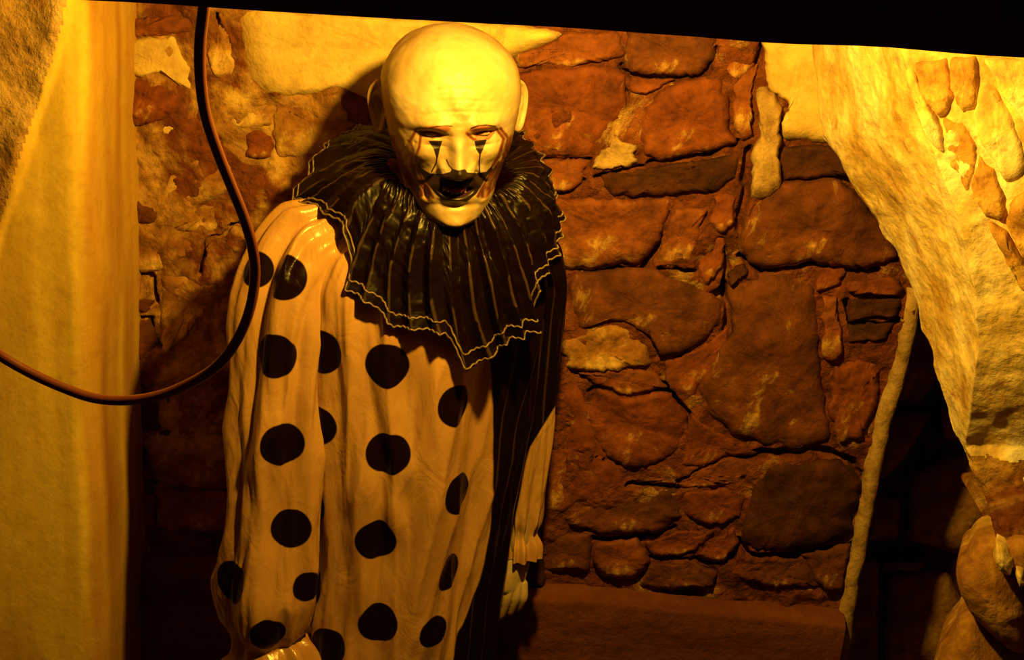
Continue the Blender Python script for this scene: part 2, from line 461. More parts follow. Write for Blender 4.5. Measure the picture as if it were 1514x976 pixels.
def stone(poly, mat, pos, proud=0.016, name='stone', parent=None, n=44, rings=9, rnd=0.35, rough=0.0035, jit=1.6, seed=0, deep=0.03, flat=0.0, tilt=(0, 0), round_p=2.0, grow=0.0):
    """a stone from its outline: rounded shoulders, uneven face, sides running back into the wall.  pos(px, py, h) -> point h proud of the wall"""
    ol = densify(poly, n, jit, grow); c = ol.mean(0)
    rows = [(1.0, -deep), (1.0, -0.002)]
    for k in range(1, rings + 1):
        f = k / rings
        rows.append((1 - f * 0.97, None))
    V = []
    size = np.linalg.norm(ol - c, axis=1).mean()
    for s, h in rows:
        q = c + (ol - c) * s
        if h is None:
            e = np.clip((1 - s) / rnd, 0, 1)
            hh = proud * (1 - (1 - e) ** round_p) ** (1 / round_p)
            hh = hh + (q - c) @ np.array(tilt) / size
            Q = np.stack([q[:, 0] / 1000, q[:, 1] / 1000, np.full(n, seed * 3.7)], -1)
            hh = hh + rough * fbm(Q, 24, 6, 81, 0.58) * (0.45 + 0.55 * e) + 1.5 * rough * vnoise(Q * 10, 5)
        else:
            hh = np.full(n, h)
        V.append(pos(q[:, 0], q[:, 1], hh))
    V = np.concatenate(V)
    F = [tuple(f) for f in grid_faces(len(rows), n, True)]
    F.append(tuple(range((len(rows) - 1) * n, len(rows) * n)))
    return mesh_obj(name, V, F, mat, parent, center=True, fix=False)


def on_back(px, py, h): return at(px, py, -0.004 - h)
def on_recess(px, py, h): return at(px, py, 0.265 - h)


ST = [
 ('rust', 16, [(762, 82), (805, 73), (835, 50), (912, 46), (921, 82), (894, 90), (848, 95), (801, 96), (768, 99)]),
 ('red', 19, [(764, 107), (894, 98), (921, 109), (924, 147), (912, 178), (888, 196), (872, 230), (832, 233), (793, 230), (768, 202)]),
 ('brown', 20, [(931, 45), (1058, 50), (1054, 85), (1036, 105), (1014, 111), (955, 108), (930, 105), (926, 76)]),
 ('red', 10, [(932, 114), (998, 118), (974, 131), (952, 138), (935, 134)]),
 ('red', 22, [(974, 138), (1011, 122), (1051, 114), (1066, 118), (1075, 159), (1078, 200), (1089, 212), (1029, 223), (977, 238), (955, 226), (948, 202), (952, 165)]),
 ('rust', 12, [(1074, 60), (1118, 62), (1114, 92), (1101, 106), (1087, 117), (1076, 108)]),
 ('rust', 12, [(778, 238), (872, 237), (860, 262), (841, 280), (811, 286), (790, 275)]),
 ('dark', 15, [(890, 259), (955, 250), (1078, 230), (1092, 231), (1083, 264), (1062, 280), (995, 286), (908, 289), (893, 276)]),
 ('rust', 22, [(800, 293), (906, 296), (990, 294), (981, 338), (959, 373), (940, 393), (918, 386), (878, 396), (842, 396), (815, 380), (800, 330)]),
 ('rust', 15, [(998, 311), (1047, 309), (1034, 339), (1021, 393), (982, 393), (972, 378)]),
 ('brown', 24, [(1154, 271), (1238, 265), (1272, 292), (1305, 335), (1330, 380), (1272, 398), (1240, 393), (1200, 383), (1160, 393), (1130, 399), (1107, 384), (1092, 370), (1097, 340), (1122, 302)]),
 ('dark', 17, [(1155, 220), (1212, 216), (1240, 222), (1262, 259), (1200, 262), (1158, 265), (1152, 249)]),
 ('brown', 18, [(846, 405), (918, 398), (964, 399), (1010, 416), (1050, 435), (1067, 449), (1067, 476), (1048, 496), (1010, 521), (977, 524), (964, 500), (931, 477), (888, 474), (859, 488), (846, 457)]),
 ('ochre', 17, [(825, 510), (859, 495), (892, 479), (928, 486), (955, 511), (962, 535), (911, 547), (846, 547)]),
 ('brown', 17, [(1075, 430), (1108, 410), (1160, 400), (1198, 422), (1208, 470), (1211, 560), (1222, 610), (1228, 648), (1180, 663), (1130, 658), (1082, 638), (1042, 600), (1032, 580), (1062, 520), (1085, 490)]),
 ('red', 14, [(882, 572), (925, 590), (985, 580), (1008, 602), (1016, 640), (998, 668), (960, 688), (930, 693), (905, 679), (882, 650), (864, 612)]),
 ('red', 12, [(800, 560), (850, 560), (868, 600), (888, 652), (920, 696), (924, 714), (911, 733), (876, 737), (838, 752), (800, 760)]),
 ('brown', 15, [(932, 722), (988, 721), (1005, 729), (1009, 764), (980, 783), (942, 789), (880, 787), (840, 776), (832, 766), (876, 744), (915, 741)]),
 ('rust', 13, [(932, 709), (996, 713), (1050, 693), (1073, 679), (1122, 679), (1115, 703), (1088, 715), (1026, 720)]),
 ('red', 12, [(1013, 728), (1088, 721), (1105, 720), (1094, 764), (1050, 775), (1017, 764)]),
 ('dark', 24, [(1132, 688), (1165, 684), (1234, 680), (1256, 688), (1272, 708), (1268, 748), (1258, 758), (1260, 783), (1232, 798), (1204, 810), (1150, 814), (1109, 814), (1098, 796), (1106, 754), (1121, 710)]),
 ('red', 13, [(955, 801), (1011, 787), (1055, 783), (1040, 803), (1011, 818), (967, 821)]),
 ('rust', 13, [(882, 802), (944, 800), (958, 827), (944, 852), (890, 852), (878, 831)]),
 ('red', 13, [(1048, 808), (1086, 779), (1090, 807), (1064, 829), (1028, 822)]),
 ('brown', 12, [(800, 789), (874, 791), (870, 844), (800, 844)]),
 ('brown', 13, [(963, 833), (1026, 833), (1062, 847), (1055, 868), (965, 871), (948, 865)]),
 ('brown', 13, [(1075, 836), (1175, 825), (1213, 825), (1213, 868), (1146, 868), (1079, 850)]),
 ('brown', 12, [(1183, 821), (1256, 803), (1246, 873), (1219, 873)]),
 ('red', 16, [(1202, 397), (1248, 392), (1243, 418), (1207, 428)]),
 ('red', 18, [(1254, 417), (1320, 408), (1336, 425), (1330, 438), (1257, 433)]),
 ('dark', 13, [(1256, 442), (1334, 442), (1324, 468), (1257, 473)]),
 ('dark', 10, [(1252, 482), (1322, 477), (1312, 500), (1257, 508)]),
 ('rust', 15, [(1215, 440), (1238, 438), (1246, 520), (1230, 538), (1216, 530)]),
 ('red', 12, [(1232, 547), (1306, 517), (1294, 600), (1268, 650), (1240, 655), (1228, 610)]),
 ('red', 12, [(1058, 290), (1085, 290), (1082, 330), (1064, 345), (1050, 328)]),
 ('red', 12, [(1030, 395), (1060, 345), (1074, 350), (1066, 395), (1046, 420)]),
 ('dark', 12, [(1078, 405), (1098, 390), (1104, 402), (1082, 425)]),
 ('red', 12, [(985, 535), (1050, 508), (1072, 484), (1076, 500), (1048, 560), (1020, 585), (990, 570)]),
 ('rust', 11, [(855, 552), (960, 545), (982, 572), (925, 582), (880, 566)]),
 ('red', 11, [(1020, 612), (1062, 640), (1118, 668), (1065, 676), (1040, 690), (1008, 690), (1016, 660)]),
 ('rust', 12, [(1085, 124), (1118, 96), (1114, 130), (1110, 200), (1096, 208), (1086, 170)]),
 # left part of the wall
 ('red', 22, [(161, 112), (204, 116), (235, 109), (270, 132), (271, 160), (231, 178), (192, 184), (167, 169), (152, 138)]),
 ('red', 18, [(148, 205), (201, 209), (195, 271), (173, 292), (145, 286)]),
 ('red', 17, [(366, 197), (382, 186), (400, 203), (400, 232), (362, 232)]),
 ('rust', 10, [(140, 30), (280, 25), (283, 48), (240, 52), (200, 55), (145, 68)]),
 ('ochre', 9, [(309, 18), (340, 15), (346, 108), (320, 115), (306, 80)]),
 ('ochre', 10, [(207, 207), (300, 192), (338, 230), (343, 283), (300, 298), (240, 308), (206, 270)]),
 ('ochre', 10, [(407, 156), (462, 152), (500, 138), (543, 162), (520, 190), (480, 228), (412, 233), (406, 200)]),
 ('ochre', 9, [(355, 247), (468, 242), (440, 283), (400, 318), (377, 328), (350, 280)]),
 ('dark', 19, [(145, 327), (193, 331), (201, 352), (176, 369), (149, 362)]),
 ('ochre', 11, [(205, 342), (284, 356), (292, 370), (237, 399), (198, 402), (185, 381)]),
 ('brown', 17, [(145, 383), (176, 390), (191, 408), (187, 426), (145, 430)]),
 ('brown', 18, [(149, 437), (199, 434), (228, 443), (224, 463), (162, 467)]),
 ('brown', 18, [(145, 474), (221, 472), (231, 509), (216, 528), (189, 534), (145, 509)]),
 ('ochre', 11, [(239, 410), (297, 403), (356, 400), (353, 428), (304, 460), (277, 494), (245, 521), (239, 455)]),
 ('brown', 11, [(145, 542), (189, 542), (231, 532), (228, 572), (149, 568)]),
 ('ochre', 10, [(304, 352), (356, 329), (374, 352), (370, 392), (303, 397)]),
 ('brown', 10, [(148, 300), (200, 296), (238, 316), (230, 332), (198, 326), (150, 322)]),
 ('ochre', 9, [(245, 314), (342, 292), (362, 318), (300, 345), (248, 338)]),
 ('brown', 10, [(276, 135), (300, 140), (312, 190), (276, 186)]),
 ('ochre', 9, [(322, 120), (350, 116), (400, 148), (398, 182), (360, 192), (330, 175)]),
]
# lower courses beside and behind the figure
y = 585
k = 0
while y < 890:
    hgt = (62, 74, 66, 80, 60)[k % 5]
    x = 140 - (k % 2) * 40
    while x < 800:
        w = rng.uniform(70, 150)
        x1 = min(x + w, 806)
        if x1 - x > 34:
            j = lambda: rng.uniform(-6, 6)
            ST.append((('brown', 'red', 'dark', 'rust')[rng.integers(4)], 13, [(x + 5 + j(), y + 5 + j()), ((x + x1) / 2, y + 3 + j()), (x1 - 5 + j(), y + 6 + j()), (x1 - 4 + j(), y + hgt - 6 + j()), ((x + x1) / 2, y + hgt - 4 + j()), (x + 5 + j(), y + hgt - 6 + j())]))
        x = x1
    y += hgt; k += 1
# stones the figure stands in front of
for q in ([(420, 330), (520, 320), (600, 330), (596, 400), (500, 410), (418, 400)], [(610, 320), (780, 310), (786, 395), (700, 402), (610, 398)],
          [(372, 420), (470, 415), (560, 420), (556, 500), (440, 505), (360, 495)], [(570, 415), (700, 412), (836, 410), (840, 460), (815, 505), (680, 510), (572, 500)],
          [(300, 515), (420, 512), (540, 515), (535, 572), (300, 575)], [(552, 515), (680, 518), (800, 520), (800, 552), (700, 572), (552, 572)],
          [(490, 240), (600, 200), (700, 205), (770, 212), (784, 300), (640, 312), (470, 318)]):
    ST.append(('brown', 12, q))
for i, (mt, pr, poly) in enumerate(ST):
    left_ = np.mean([p[0] for p in poly]) < 620
    ext = np.ptp(np.array(poly), axis=0).max()
    stone(poly, M[mt], on_back, proud=pr / 1000 * (0.62 if left_ else 0.8), parent=back, seed=i, rough=0.0046, n=int(np.clip(ext * 0.7, 40, 96)), rings=int(np.clip(ext * 0.12, 8, 18)),
          tilt=(random.uniform(-.002, .002), random.uniform(.001, .005)), rnd=0.26 if not left_ else 0.5, jit=3.2, grow=3.0)
PATCH = [
 ('plaster', 9, [(148, 71), (204, 58), (262, 52), (271, 77), (284, 101), (286, 140), (276, 132), (235, 105), (204, 114), (173, 105), (148, 92)]),
 ('plaster', 24, [(340, 10), (437, 14), (600, 25), (700, 30), (838, 45), (805, 71), (765, 83), (700, 110), (600, 140), (545, 158), (520, 138), (493, 129), (462, 144), (407, 144), (370, 135), (351, 111), (351, 61)]),
 ('plaster', 9, [(244, 157), (262, 160), (265, 184), (247, 200), (228, 191)]),
 ('drip', 14, [(912, 205), (940, 214), (943, 242), (900, 251), (875, 248), (881, 230)]),
 ('drip', 26, [(1120, 129), (1148, 132), (1157, 157), (1154, 187), (1154, 224), (1151, 255), (1155, 283), (1135, 298), (1114, 295), (1109, 277), (1114, 230), (1123, 200)]),
 ('plaster', 20, [(1126, 50), (1215, 50), (1235, 163), (1240, 214), (1212, 212), (1185, 206), (1157, 209), (1154, 184), (1172, 151), (1129, 126)]),
]
for i, (mt, pr, poly) in enumerate(PATCH):
    stone(poly, M[mt], on_back, proud=pr / 1000, name='plaster_patch', parent=back, seed=100 + i, n=70, rings=9, rnd=0.22, rough=0.0025, jit=3.5)
RC = [
 ('tan', 20, [(1345, 475), (1383, 500), (1388, 555), (1360, 598), (1326, 592)]),
 ('tan', 30, [(1388, 600), (1416, 612), (1424, 655), (1396, 650)]),
 ('tan', 24, [(1287, 727), (1333, 737), (1328, 798), (1280, 800)]),
 ('tan', 26, [(1345, 702), (1400, 676), (1452, 670), (1474, 760), (1420, 822), (1342, 798)]),
 ('ochre', 20, [(1305, 829), (1368, 831), (1363, 845), (1307, 844)]),
 ('tan', 22, [(1312, 852), (1400, 842), (1430, 900), (1424, 985), (1308, 985)]),
 ('ochre', 40, [(1420, 692), (1438, 702), (1444, 728), (1417, 714)]),
 ('tan', 22, [(1306, 615), (1342, 610), (1380, 610), (1330, 690), (1300, 712), (1292, 690)]),
 ('tan', 20, [(1262, 820), (1300, 826), (1298, 985), (1240, 985)]),
]
for i, (mt, pr, poly) in enumerate(RC):
    stone(poly, M[mt], on_recess, proud=pr / 1000, parent=recess, seed=200 + i)

# ------------------------------------------------------------------ right: limewashed jamb carrying an overhang
ys_ = [-120, 70, 200, 260, 320, 430, 520, 600, 660, 700, 745, 790, 830]
be = [1172, 1190, 1210, 1245, 1288, 1345, 1372, 1398, 1420, 1436, 1458, 1474, 1490]
ar = [1290, 1332, 1375, 1396, 1417, 1440, 1445, 1436, 1426, 1446, 1470, 1488, 1505]
Ye = [-0.0, -0.005, -0.03, -0.05, -0.07, -0.11, -0.15, -0.19, -0.22, -0.24, -0.26, -0.28, -0.30]
Ya = [-0.24, -0.26, -0.29, -0.30, -0.31, -0.31, -0.30, -0.27, -0.235, -0.25, -0.27, -0.29, -0.31]


def right_base(px, py):
    e = np.interp(py, ys_, be); a = np.interp(py, ys_, ar); y0 = np.interp(py, ys_, Ye); y1 = np.interp(py, ys_, Ya)
    s = (px - e) / np.maximum(a - e, 1)
    ins = y0 + (y1 - y0) * np.clip(s, 0, 1)
    r_ = np.maximum(px - a, 0)
    return ins - 0.00022 * r_


def right_surf(px, py, h=0.0):
    px = np.asarray(px, float); py = np.asarray(py, float)
    P_ = at(px, py, right_base(px, py))
    return P_ + np.asarray(h)[..., None] * np.array([-0.55, -0.8, 0.1])


rows_y = np.linspace(-110, 826, 330)
sA = np.linspace(0, 1, 110); sB = np.linspace(0, 1, 90)[1:]
e_ = np.interp(rows_y, ys_, be) + 4 * fbm(np.stack([rows_y, rows_y * 0, rows_y * 0], -1), 0.035, 4, 91); a_ = np.interp(rows_y, ys_, ar)
gx = np.concatenate([e_[:, None] + (a_ - e_)[:, None] * sA, a_[:, None] + (1640 - a_)[:, None] * sB], 1)
gy = np.repeat(rows_y[:, None], gx.shape[1], 1)
Pm = right_surf(gx, gy)
edge = sst(0, 0.06, np.r_[sA, np.ones(len(sB))])[None, :]
hh = 0.010 * fbm(Pm, 6, 3, 92) + 0.0035 * fbm(Pm, 30, 4, 93)
# lumpy drips and the rougher, crumbling lower part
hh += 0.006 * sst(600, 720, gy) * fbm(Pm, 34, 4, 94) - 0.012 * (1 - edge)
Pm = Pm + hh[..., None] * np.array([-0.55, -0.8, 0.1])
# give the mass its hidden far side and underside
bk = Pm[:, 0].copy(); bk2 = bk.copy(); bk2[:, 0] += 0.06; bk2[:, 1] = np.minimum(bk[:, 1] + 0.02, 0.1)
bk3 = bk2.copy(); bk3[:, 0] = XR_END; bk3[:, 1] = np.maximum(bk3[:, 1], -0.05)
Pm = np.concatenate([bk3[:, None], bk2[:, None], Pm], 1)
low = Pm[-1].copy(); low[:, 1] = np.maximum(low[:, 1], -0.05); low[:, 0] = np.maximum(low[:, 0], Pm[-1, 2, 0])
Pm = np.concatenate([Pm, low[None]], 0)
right = mesh_obj('wall_right', Pm, grid_faces(*Pm.shape[:2]), M['white']); right['kind'] = 'structure'
right['label'] = 'limewashed stone jamb leaning out over the dark recess at the right'
gq = grid_faces(*Pm.shape[:2])
right.data.materials.append(M['limemortar'])
q_x, q_y, _ = proj(Pm.reshape(-1, 3)[gq].mean(1))
lowm = (q_y + 70 * fbm(Pm.reshape(-1, 3)[gq[:, 0]], 16, 4, 97) > 690) & (q_x > 1390)
right.data.polygons.foreach_set('material_index', lowm.astype(np.int32))

M['jambstone'] = masonry('whitewash_worn_stone', (0.34, 0.16, 0.04), (0.52, 0.29, 0.075), (0.7, 0.48, 0.16), 9, ((0.2, 0.06, 0.015), 9, 0.58, 0.68))
RS = [
 ('jambstone', 6, [(1352, 92), (1400, 84), (1412, 128), (1406, 172), (1390, 178), (1366, 142)]),
 ('jambstone', 8, [(1406, 84), (1444, 82), (1449, 128), (1446, 162), (1426, 170), (1412, 140)]),
 ('jambstone', 5, [(1394, 172), (1424, 176), (1448, 212), (1444, 262), (1432, 290), (1410, 252)]),
 ('white', 8, [(1452, 120), (1464, 118), (1492, 160), (1514, 210), (1516, 262), (1490, 272), (1450, 208), (1440, 168)]),
 ('jambstone', 6, [(1448, 222), (1470, 250), (1487, 290), (1484, 330), (1456, 318), (1436, 280)]),
 ('white', 9, [(1454, 84), (1530, 86), (1530, 200), (1496, 156), (1470, 112)]),
 ('jambstone', 6, [(1488, 330), (1494, 300), (1516, 280), (1550, 330), (1550, 400), (1518, 392)]),
 ('jambstone', 5, [(1460, 328), (1484, 338), (1522, 400), (1536, 450), (1506, 420)]),
 ('white', 7, [(1338, 104), (1350, 100), (1372, 150), (1398, 196), (1404, 236), (1380, 214), (1352, 150)]),
]
for i, (mt, pr, poly) in enumerate(RS):
    stone(poly, M[mt], right_surf, proud=(pr + 5) / 1000, parent=right, seed=300 + i, rnd=0.3, n=44, rings=7, jit=2.5, deep=0.02, grow=1.5, rough=0.004)


# two rounded boulders and packing stones that carry the jamb
def pos_plane(Y, dirv=(-0.35, -0.9, 0.1)):
    d = np.array(dirv)
    return lambda px, py, h: at(px, py, Y) + np.asarray(h)[..., None] * d


BO = [
 ('tan', -0.27, 60, [(1426, 812), (1448, 796), (1476, 792), (1492, 812), (1514, 850), (1530, 900), (1524, 962), (1500, 958), (1464, 930), (1430, 895), (1414, 858), (1414, 830)]),
 ('tan', -0.25, 60, [(1422, 910), (1440, 905), (1470, 934), (1498, 960), (1520, 972), (1530, 1030), (1470, 1060), (1400, 1050), (1374, 1000), (1388, 950)]),
 ('dark', -0.20, 40, [(1452, 890), (1540, 880), (1560, 990), (1500, 1010), (1450, 960)]),
 ('tan', -0.29, 40, [(1470, 800), (1498, 786), (1540, 790), (1560, 880), (1535, 900), (1510, 850), (1490, 830)]),
 ('brown', -0.20, 60, [(1390, 1056), (1500, 1060), (1560, 1040), (1560, 1180), (1400, 1180)]),
 ('brown', -0.20, 60, [(1385, 1190), (1560, 1190), (1560, 1330), (1400, 1340)]),
 ('dark', -0.20, 60, [(1380, 1350), (1560, 1340), (1560, 1520), (1390, 1520)]),
]
for i, (mt, Y, pr, poly) in enumerate(BO):
    stone(poly, M[mt], pos_plane(Y), proud=pr / 1000, parent=right, seed=400 + i, rnd=0.95, n=56, rings=12, rough=0.005, deep=0.10)
# lumps of lime mortar stuck on the upper boulder and on the jamb's foot
for i, poly in enumerate([[(1472, 800), (1490, 806), (1502, 826), (1496, 850), (1478, 842), (1468, 820)], [(1500, 830), (1514, 834), (1520, 860), (1506, 866)]]):
    stone(poly, M['white'], pos_plane(-0.315), proud=0.03, name='mortar_lump', parent=right, seed=450 + i, rnd=0.8, n=30, rings=6, rough=0.006, deep=0.05)

# ------------------------------------------------------------------ beam and cable
pA, pB = at(-30, -7, -0.98), at(1560, 88, -0.98)
dx = (pB - pA); dx[1] = 0; ln = np.linalg.norm(dx); ux = dx / ln
bx0 = pA - ux * 0.7; L = ln + 1.3
nx_ = 90
prof = [(0.0, 0.004), (0.004, 0.0), (0.126, 0.0), (0.13, 0.004), (0.13, 0.226), (0.126, 0.23), (0.004, 0.23), (0.0, 0.226)]
V = []
for i in range(nx_):
    c_ = bx0 + ux * L * i / (nx_ - 1)
    for (dy, dz) in prof:
        w_ = 0.0012 * float(vnoise(np.array([c_[0] * 14, dy * 30, dz * 30]), 4))
        V.append(c_ + np.array([0, dy + w_, dz + w_]))
F = [tuple(f) for f in grid_faces(nx_, 8, True)] + [tuple(range(8)), tuple(range((nx_ - 1) * 8, nx_ * 8))]
beam = mesh_obj('ceiling_beam', V, F, M['beamwood'], smooth=False)
beam['kind'] = 'structure'; beam['label'] = 'dark timber beam crossing the top of the view in front of the figure'

cp = [((304, -60), -0.86), ((302, 5), -0.85), ((296, 60), -0.84), ((296, 110), -0.83), ((304, 170), -0.82), ((322, 225), -0.81), ((342, 275), -0.80), ((360, 320), -0.79),
      ((373, 365), -0.78), ((377, 410), -0.77), ((370, 455), -0.77), ((352, 500), -0.77), ((322, 540), -0.77), ((280, 567), -0.77), ((235, 585), -0.77), ((190, 592), -0.77),
      ((140, 589), -0.77), ((90, 572), -0.77), ((40, 549), -0.77), ((0, 526), -0.77), ((-60, 486), -0.75), ((-140, 425), -0.65), ((-230, 370), -0.45), ((-300, 320), -0.22)]
cpts = smooth_path(np.array([at(a[0], a[1], Y) for a, Y in cp]), 170)
V, F = tube(cpts, 0.0048, 14)
cable = mesh_obj('hanging_cable', V, F, M['cable'])
tag(cable, 'reddish brown cable hanging from the dark beam in a loop past the pier', 'cable')

# ------------------------------------------------------------------ the clown figure
FX, FY = at(610, 700, -0.17)[0], -0.17
person = bpy.data.objects.new('person', None); person.location = (FX, FY, 0.0); link(person)
bpy.context.view_layer.update()
tag(person, 'bald figure in pale clown makeup, black dotted satin suit and black pleated collar', 'person')

# --- head, in its own frame: x to the right of the picture, y out of the face, z up
d0 = ray(665.0, 180.0); tow = -d0 / np.linalg.norm(d0)
hup = CU - tow * (CU @ tow); hup /= np.linalg.norm(hup)
hri = CR - tow * (CR @ tow) - hup * (CR @ hup); hri /= np.linalg.norm(hri)
YAW, TILT, HROLL = math.radians(6), math.radians(20), math.radians(1.0)
ex = hri * math.cos(HROLL) + hup * math.sin(HROLL); ez = hup * math.cos(HROLL) - hri * math.sin(HROLL)
fw = math.cos(YAW) * tow + math.sin(YAW) * ex
ex2 = math.cos(YAW) * ex - math.sin(YAW) * tow
fy = math.cos(TILT) * fw - math.sin(TILT) * ez
fz = math.cos(TILT) * ez + math.sin(TILT) * fw
HC = HEAD.copy()


def head_w(p): return HC + p[..., 0:1] * ex2 + p[..., 1:2] * fy + p[..., 2:3] * fz


HH = 0.121
nlat, nlon = 300, 400
uu = np.linspace(-1, 1, nlat); lat = np.sin(np.clip(uu, -1, 1) * math.pi / 2 * 0.999)   # = z/HH, denser near poles
vv = np.linspace(-1, 1, nlon, endpoint=False); lon = math.pi * (0.62 * vv + 0.38 * vv**3)   # denser on the face
LAT, LON = np.meshgrid(lat, lon, indexing='ij')
clo = np.sqrt(np.maximum(1 - np.abs(LAT) ** np.where(LAT > 0, 2.35, 2.0), 1e-6))
ku = [-1, -.95, -.8, -.6, -.4, -.2, 0, .2, .5, .9, 1]
Wd = spl(ku, [.098, .096, .083, .0755, .0735, .0775, .0815, .0865, .096, .100, .100], LAT) * clo
Fr = spl(ku, [.23, .205, .146, .110, .097, .096, .098, .102, .103, .110, .112], LAT) * clo
Bk = spl(ku, [.05, .055, .066, .078, .090, .098, .106, .112, .118, .122, .122], LAT) * clo
sl, cl = np.sin(LON), np.cos(LON)
pw = 0.90
x = Wd * np.sign(sl) * np.abs(sl) ** pw
y = np.where(cl > 0, Fr, Bk) * np.sign(cl) * np.abs(cl) ** 0.94
z = HH * LAT * np.where(LAT < -0.3, 1 + 0.015 * sst(-0.3, -0.9, LAT), 1)
fm = sst(0.05, 0.45, cl)


def G(x0, z0, sx_, sz_): return np.exp(-((x - x0) / sx_) ** 2 - ((z - z0) / sz_) ** 2)


dy = np.zeros_like(x)
for s in (-1, 1):
    dy += 0.0065 * G(s * .030, .031, .021, .008)           # brow
    dy -= 0.0115 * G(s * .031, .015, .015, .0080)           # socket
    dy += 0.0065 * G(s * .031, .0115, .011, .0045)         # eyeball under the lids
    dy -= 0.0028 * G(s * .031, .0185, .016, .0018)         # lid crease
    dy -= 0.0022 * G(s * .030, .0035, .013, .0018)        # bag crease
    dy += 0.0065 * G(s * .042, -.010, .017, .012)          # cheekbone
    dy += 0.009 * G(s * .0165, -.0300, .0062, .0062)       # wing of the nose
    dy -= 0.0055 * G(s * .0245, -.0285, .004, .0085)
    dy -= 0.005 * G(s * .0085, -.0375, .004, .0025)        # nostril
    dy -= 0.007 * G(s * .050, -.058, .014, .020)           # hollow cheek
    crease = seg_dist(x, z, [(s * .018, -.028), (s * .028, -.040), (s * .038, -.053), (s * .036, -.070)])
    dy -= 0.0032 * np.exp(-(crease / .0032) ** 2)
    dy += 0.0022 * np.exp(-((crease - .006) / .005) ** 2)
    for (aa, bb) in (((s * .050, .004), (s * .060, -.03)), ((s * .058, .002), (s * .066, -.026))):
        dy -= 0.0014 * np.exp(-(seg_dist(x, z, [aa, bb]) / .0016) ** 2)
nz = np.interp(z, [-.045, -.040, -.036, -.030, -.023, -.01, .006, .016, .03], [0, .003, .019, .030, .030, .021, .0125, .007, 0])
nw = np.interp(z, [-.05, -.036, -.02, .0, .02], [.0145, .014, .0105, .0082, .0095])
dy += nz * np.exp(-(np.abs(x) / nw) ** 2.4)
dy += 0.007 * G(0, -.056, .026, .015) - 0.003 * G(0, -.0435, .004, .004)
dy += 0.0035 * G(0, -.0475, .017, .003) + 0.004 * G(0, -.0665, .015, .004)
mo = np.sqrt((x / .0195) ** 2 + ((z + .0565) / .0068) ** 2)
dy -= 0.009 * sst(1.25, 0.75, mo)
dy += 0.009 * G(0, -.100, .019, .013) - 0.0045 * G(0, -.0775, .020, .0045)
dy += 0.0012 * fbm(np.stack([x, z, z * 0], -1), 55, 3, 111)
for zz, am in ((.045, .0007), (.058, .0006), (.070, .0005)):
    dy -= am * np.exp(-((z - zz - .003 * np.cos(x * 60)) / .0018) ** 2) * np.exp(-(x / .045) ** 2)
y = y + dy * fm
hl = np.stack([x, y, z], -1)
hl += (0.0018 * fbm(hl, 14, 4, 112))[..., None] * np.stack([sl, cl, LAT], -1)
HWd = head_w(hl)
headV = HWd.reshape(-1, 3); headF = grid_faces(nlat, nlon, True)
hx, hy, hz = proj(headV)
front = (hl[..., 1].ravel() > 0.0)
far = np.where(front, 0.0, 60.0)
paint = poly_sdf(hx, hy, [(615, 237), (622, 248), (636, 256.5), (655, 257), (666, 254), (668, 249), (677, 252), (688, 250), (691, 255), (705, 256), (719, 254), (729, 243), (727, 252), (719, 262), (713, 273), (704, 287), (691, 298), (674, 301), (656, 298), (642, 285), (630, 269), (621, 254)])
paint = np.minimum(paint, poly_sdf(hx, hy, [(633, 208), (654, 208), (650, 222), (647.5, 234), (645, 234), (641, 220)]))
paint = np.minimum(paint, poly_sdf(hx, hy, [(701, 208), (720, 206), (714, 222), (711, 228), (708.5, 228), (704, 221)]))
paint = np.minimum(paint, seg_dist(hx, hy, [(646, 232), (645, 241), (638, 254)]) - 1.1)
paint = np.minimum(paint, seg_dist(hx, hy, [(710, 226), (708.5, 240), (709, 255)]) - 1.1)
paint = np.minimum(paint, seg_dist(hx, hy, [(634, 190), (646, 187), (660, 186), (669, 187)]) - 0.9)
paint = np.minimum(paint, seg_dist(hx, hy, [(696, 190), (708, 185.5), (720, 185), (732, 187)]) - 1.1)
paint = np.minimum(paint, seg_dist(hx, hy, [(660, 236), (664, 245), (670, 251)]) - 1.0)  # shading beside the nose wing, drawn in with the dark make-up
stain_shade = np.full(len(hx), 1e3)
for wdt, ln_ in ((1.2, [(616, 191), (606, 209), (611, 224), (608, 237), (613, 258), (627, 280), (634, 296)]), (0.9, [(622, 200), (620, 217), (615, 230), (615, 238)]),
                 (2.0, [(622, 192), (630, 199), (640, 202)]), (1.3, [(733, 190), (745, 205), (738, 230), (729, 244)]), (1.3, [(740, 190), (751, 204), (744, 236)]),
                 (1.5, [(728, 252), (719, 268), (707, 290)]), (1.2, [(630, 270), (636, 284), (640, 292)]), (2.6, [(584, 222), (594, 245), (606, 266), (622, 288)]),
                 (3.0, [(752, 215), (744, 240), (732, 262)]), (1.2, [(737, 240), (724, 266), (712, 284)]), (0.9, [(618, 250), (628, 276)]), (1.2, [(690, 197), (700, 206), (722, 204), (730, 194)]),
                 (0.5, [(668, 300), (676, 300)])):
    stain_shade = np.minimum(stain_shade, seg_dist(hx, hy, ln_) - wdt)
for wdt, ln_ in ((4.5, [(578, 205), (588, 232), (600, 256), (620, 286)]), (4.5, [(758, 205), (750, 236), (736, 262), (716, 288)])):  # shade down both sides of the jaw, painted as red-brown bands
    stain_shade = np.minimum(stain_shade, seg_dist(hx, hy, ln_) - wdt)
lid = np.minimum(poly_sdf(hx, hy, [(622, 190), (640, 186), (660, 186), (666, 190), (652, 202), (638, 202), (626, 197)]), poly_sdf(hx, hy, [(694, 192), (706, 186), (724, 186), (734, 190), (724, 204), (706, 205)]))
mouth = np.where(mo.ravel() < 1.6, (mo.ravel() - 1.0) * 6, 10)
paint = paint + far; stain_shade = stain_shade + far; lid = lid + far; mouth = mouth + far

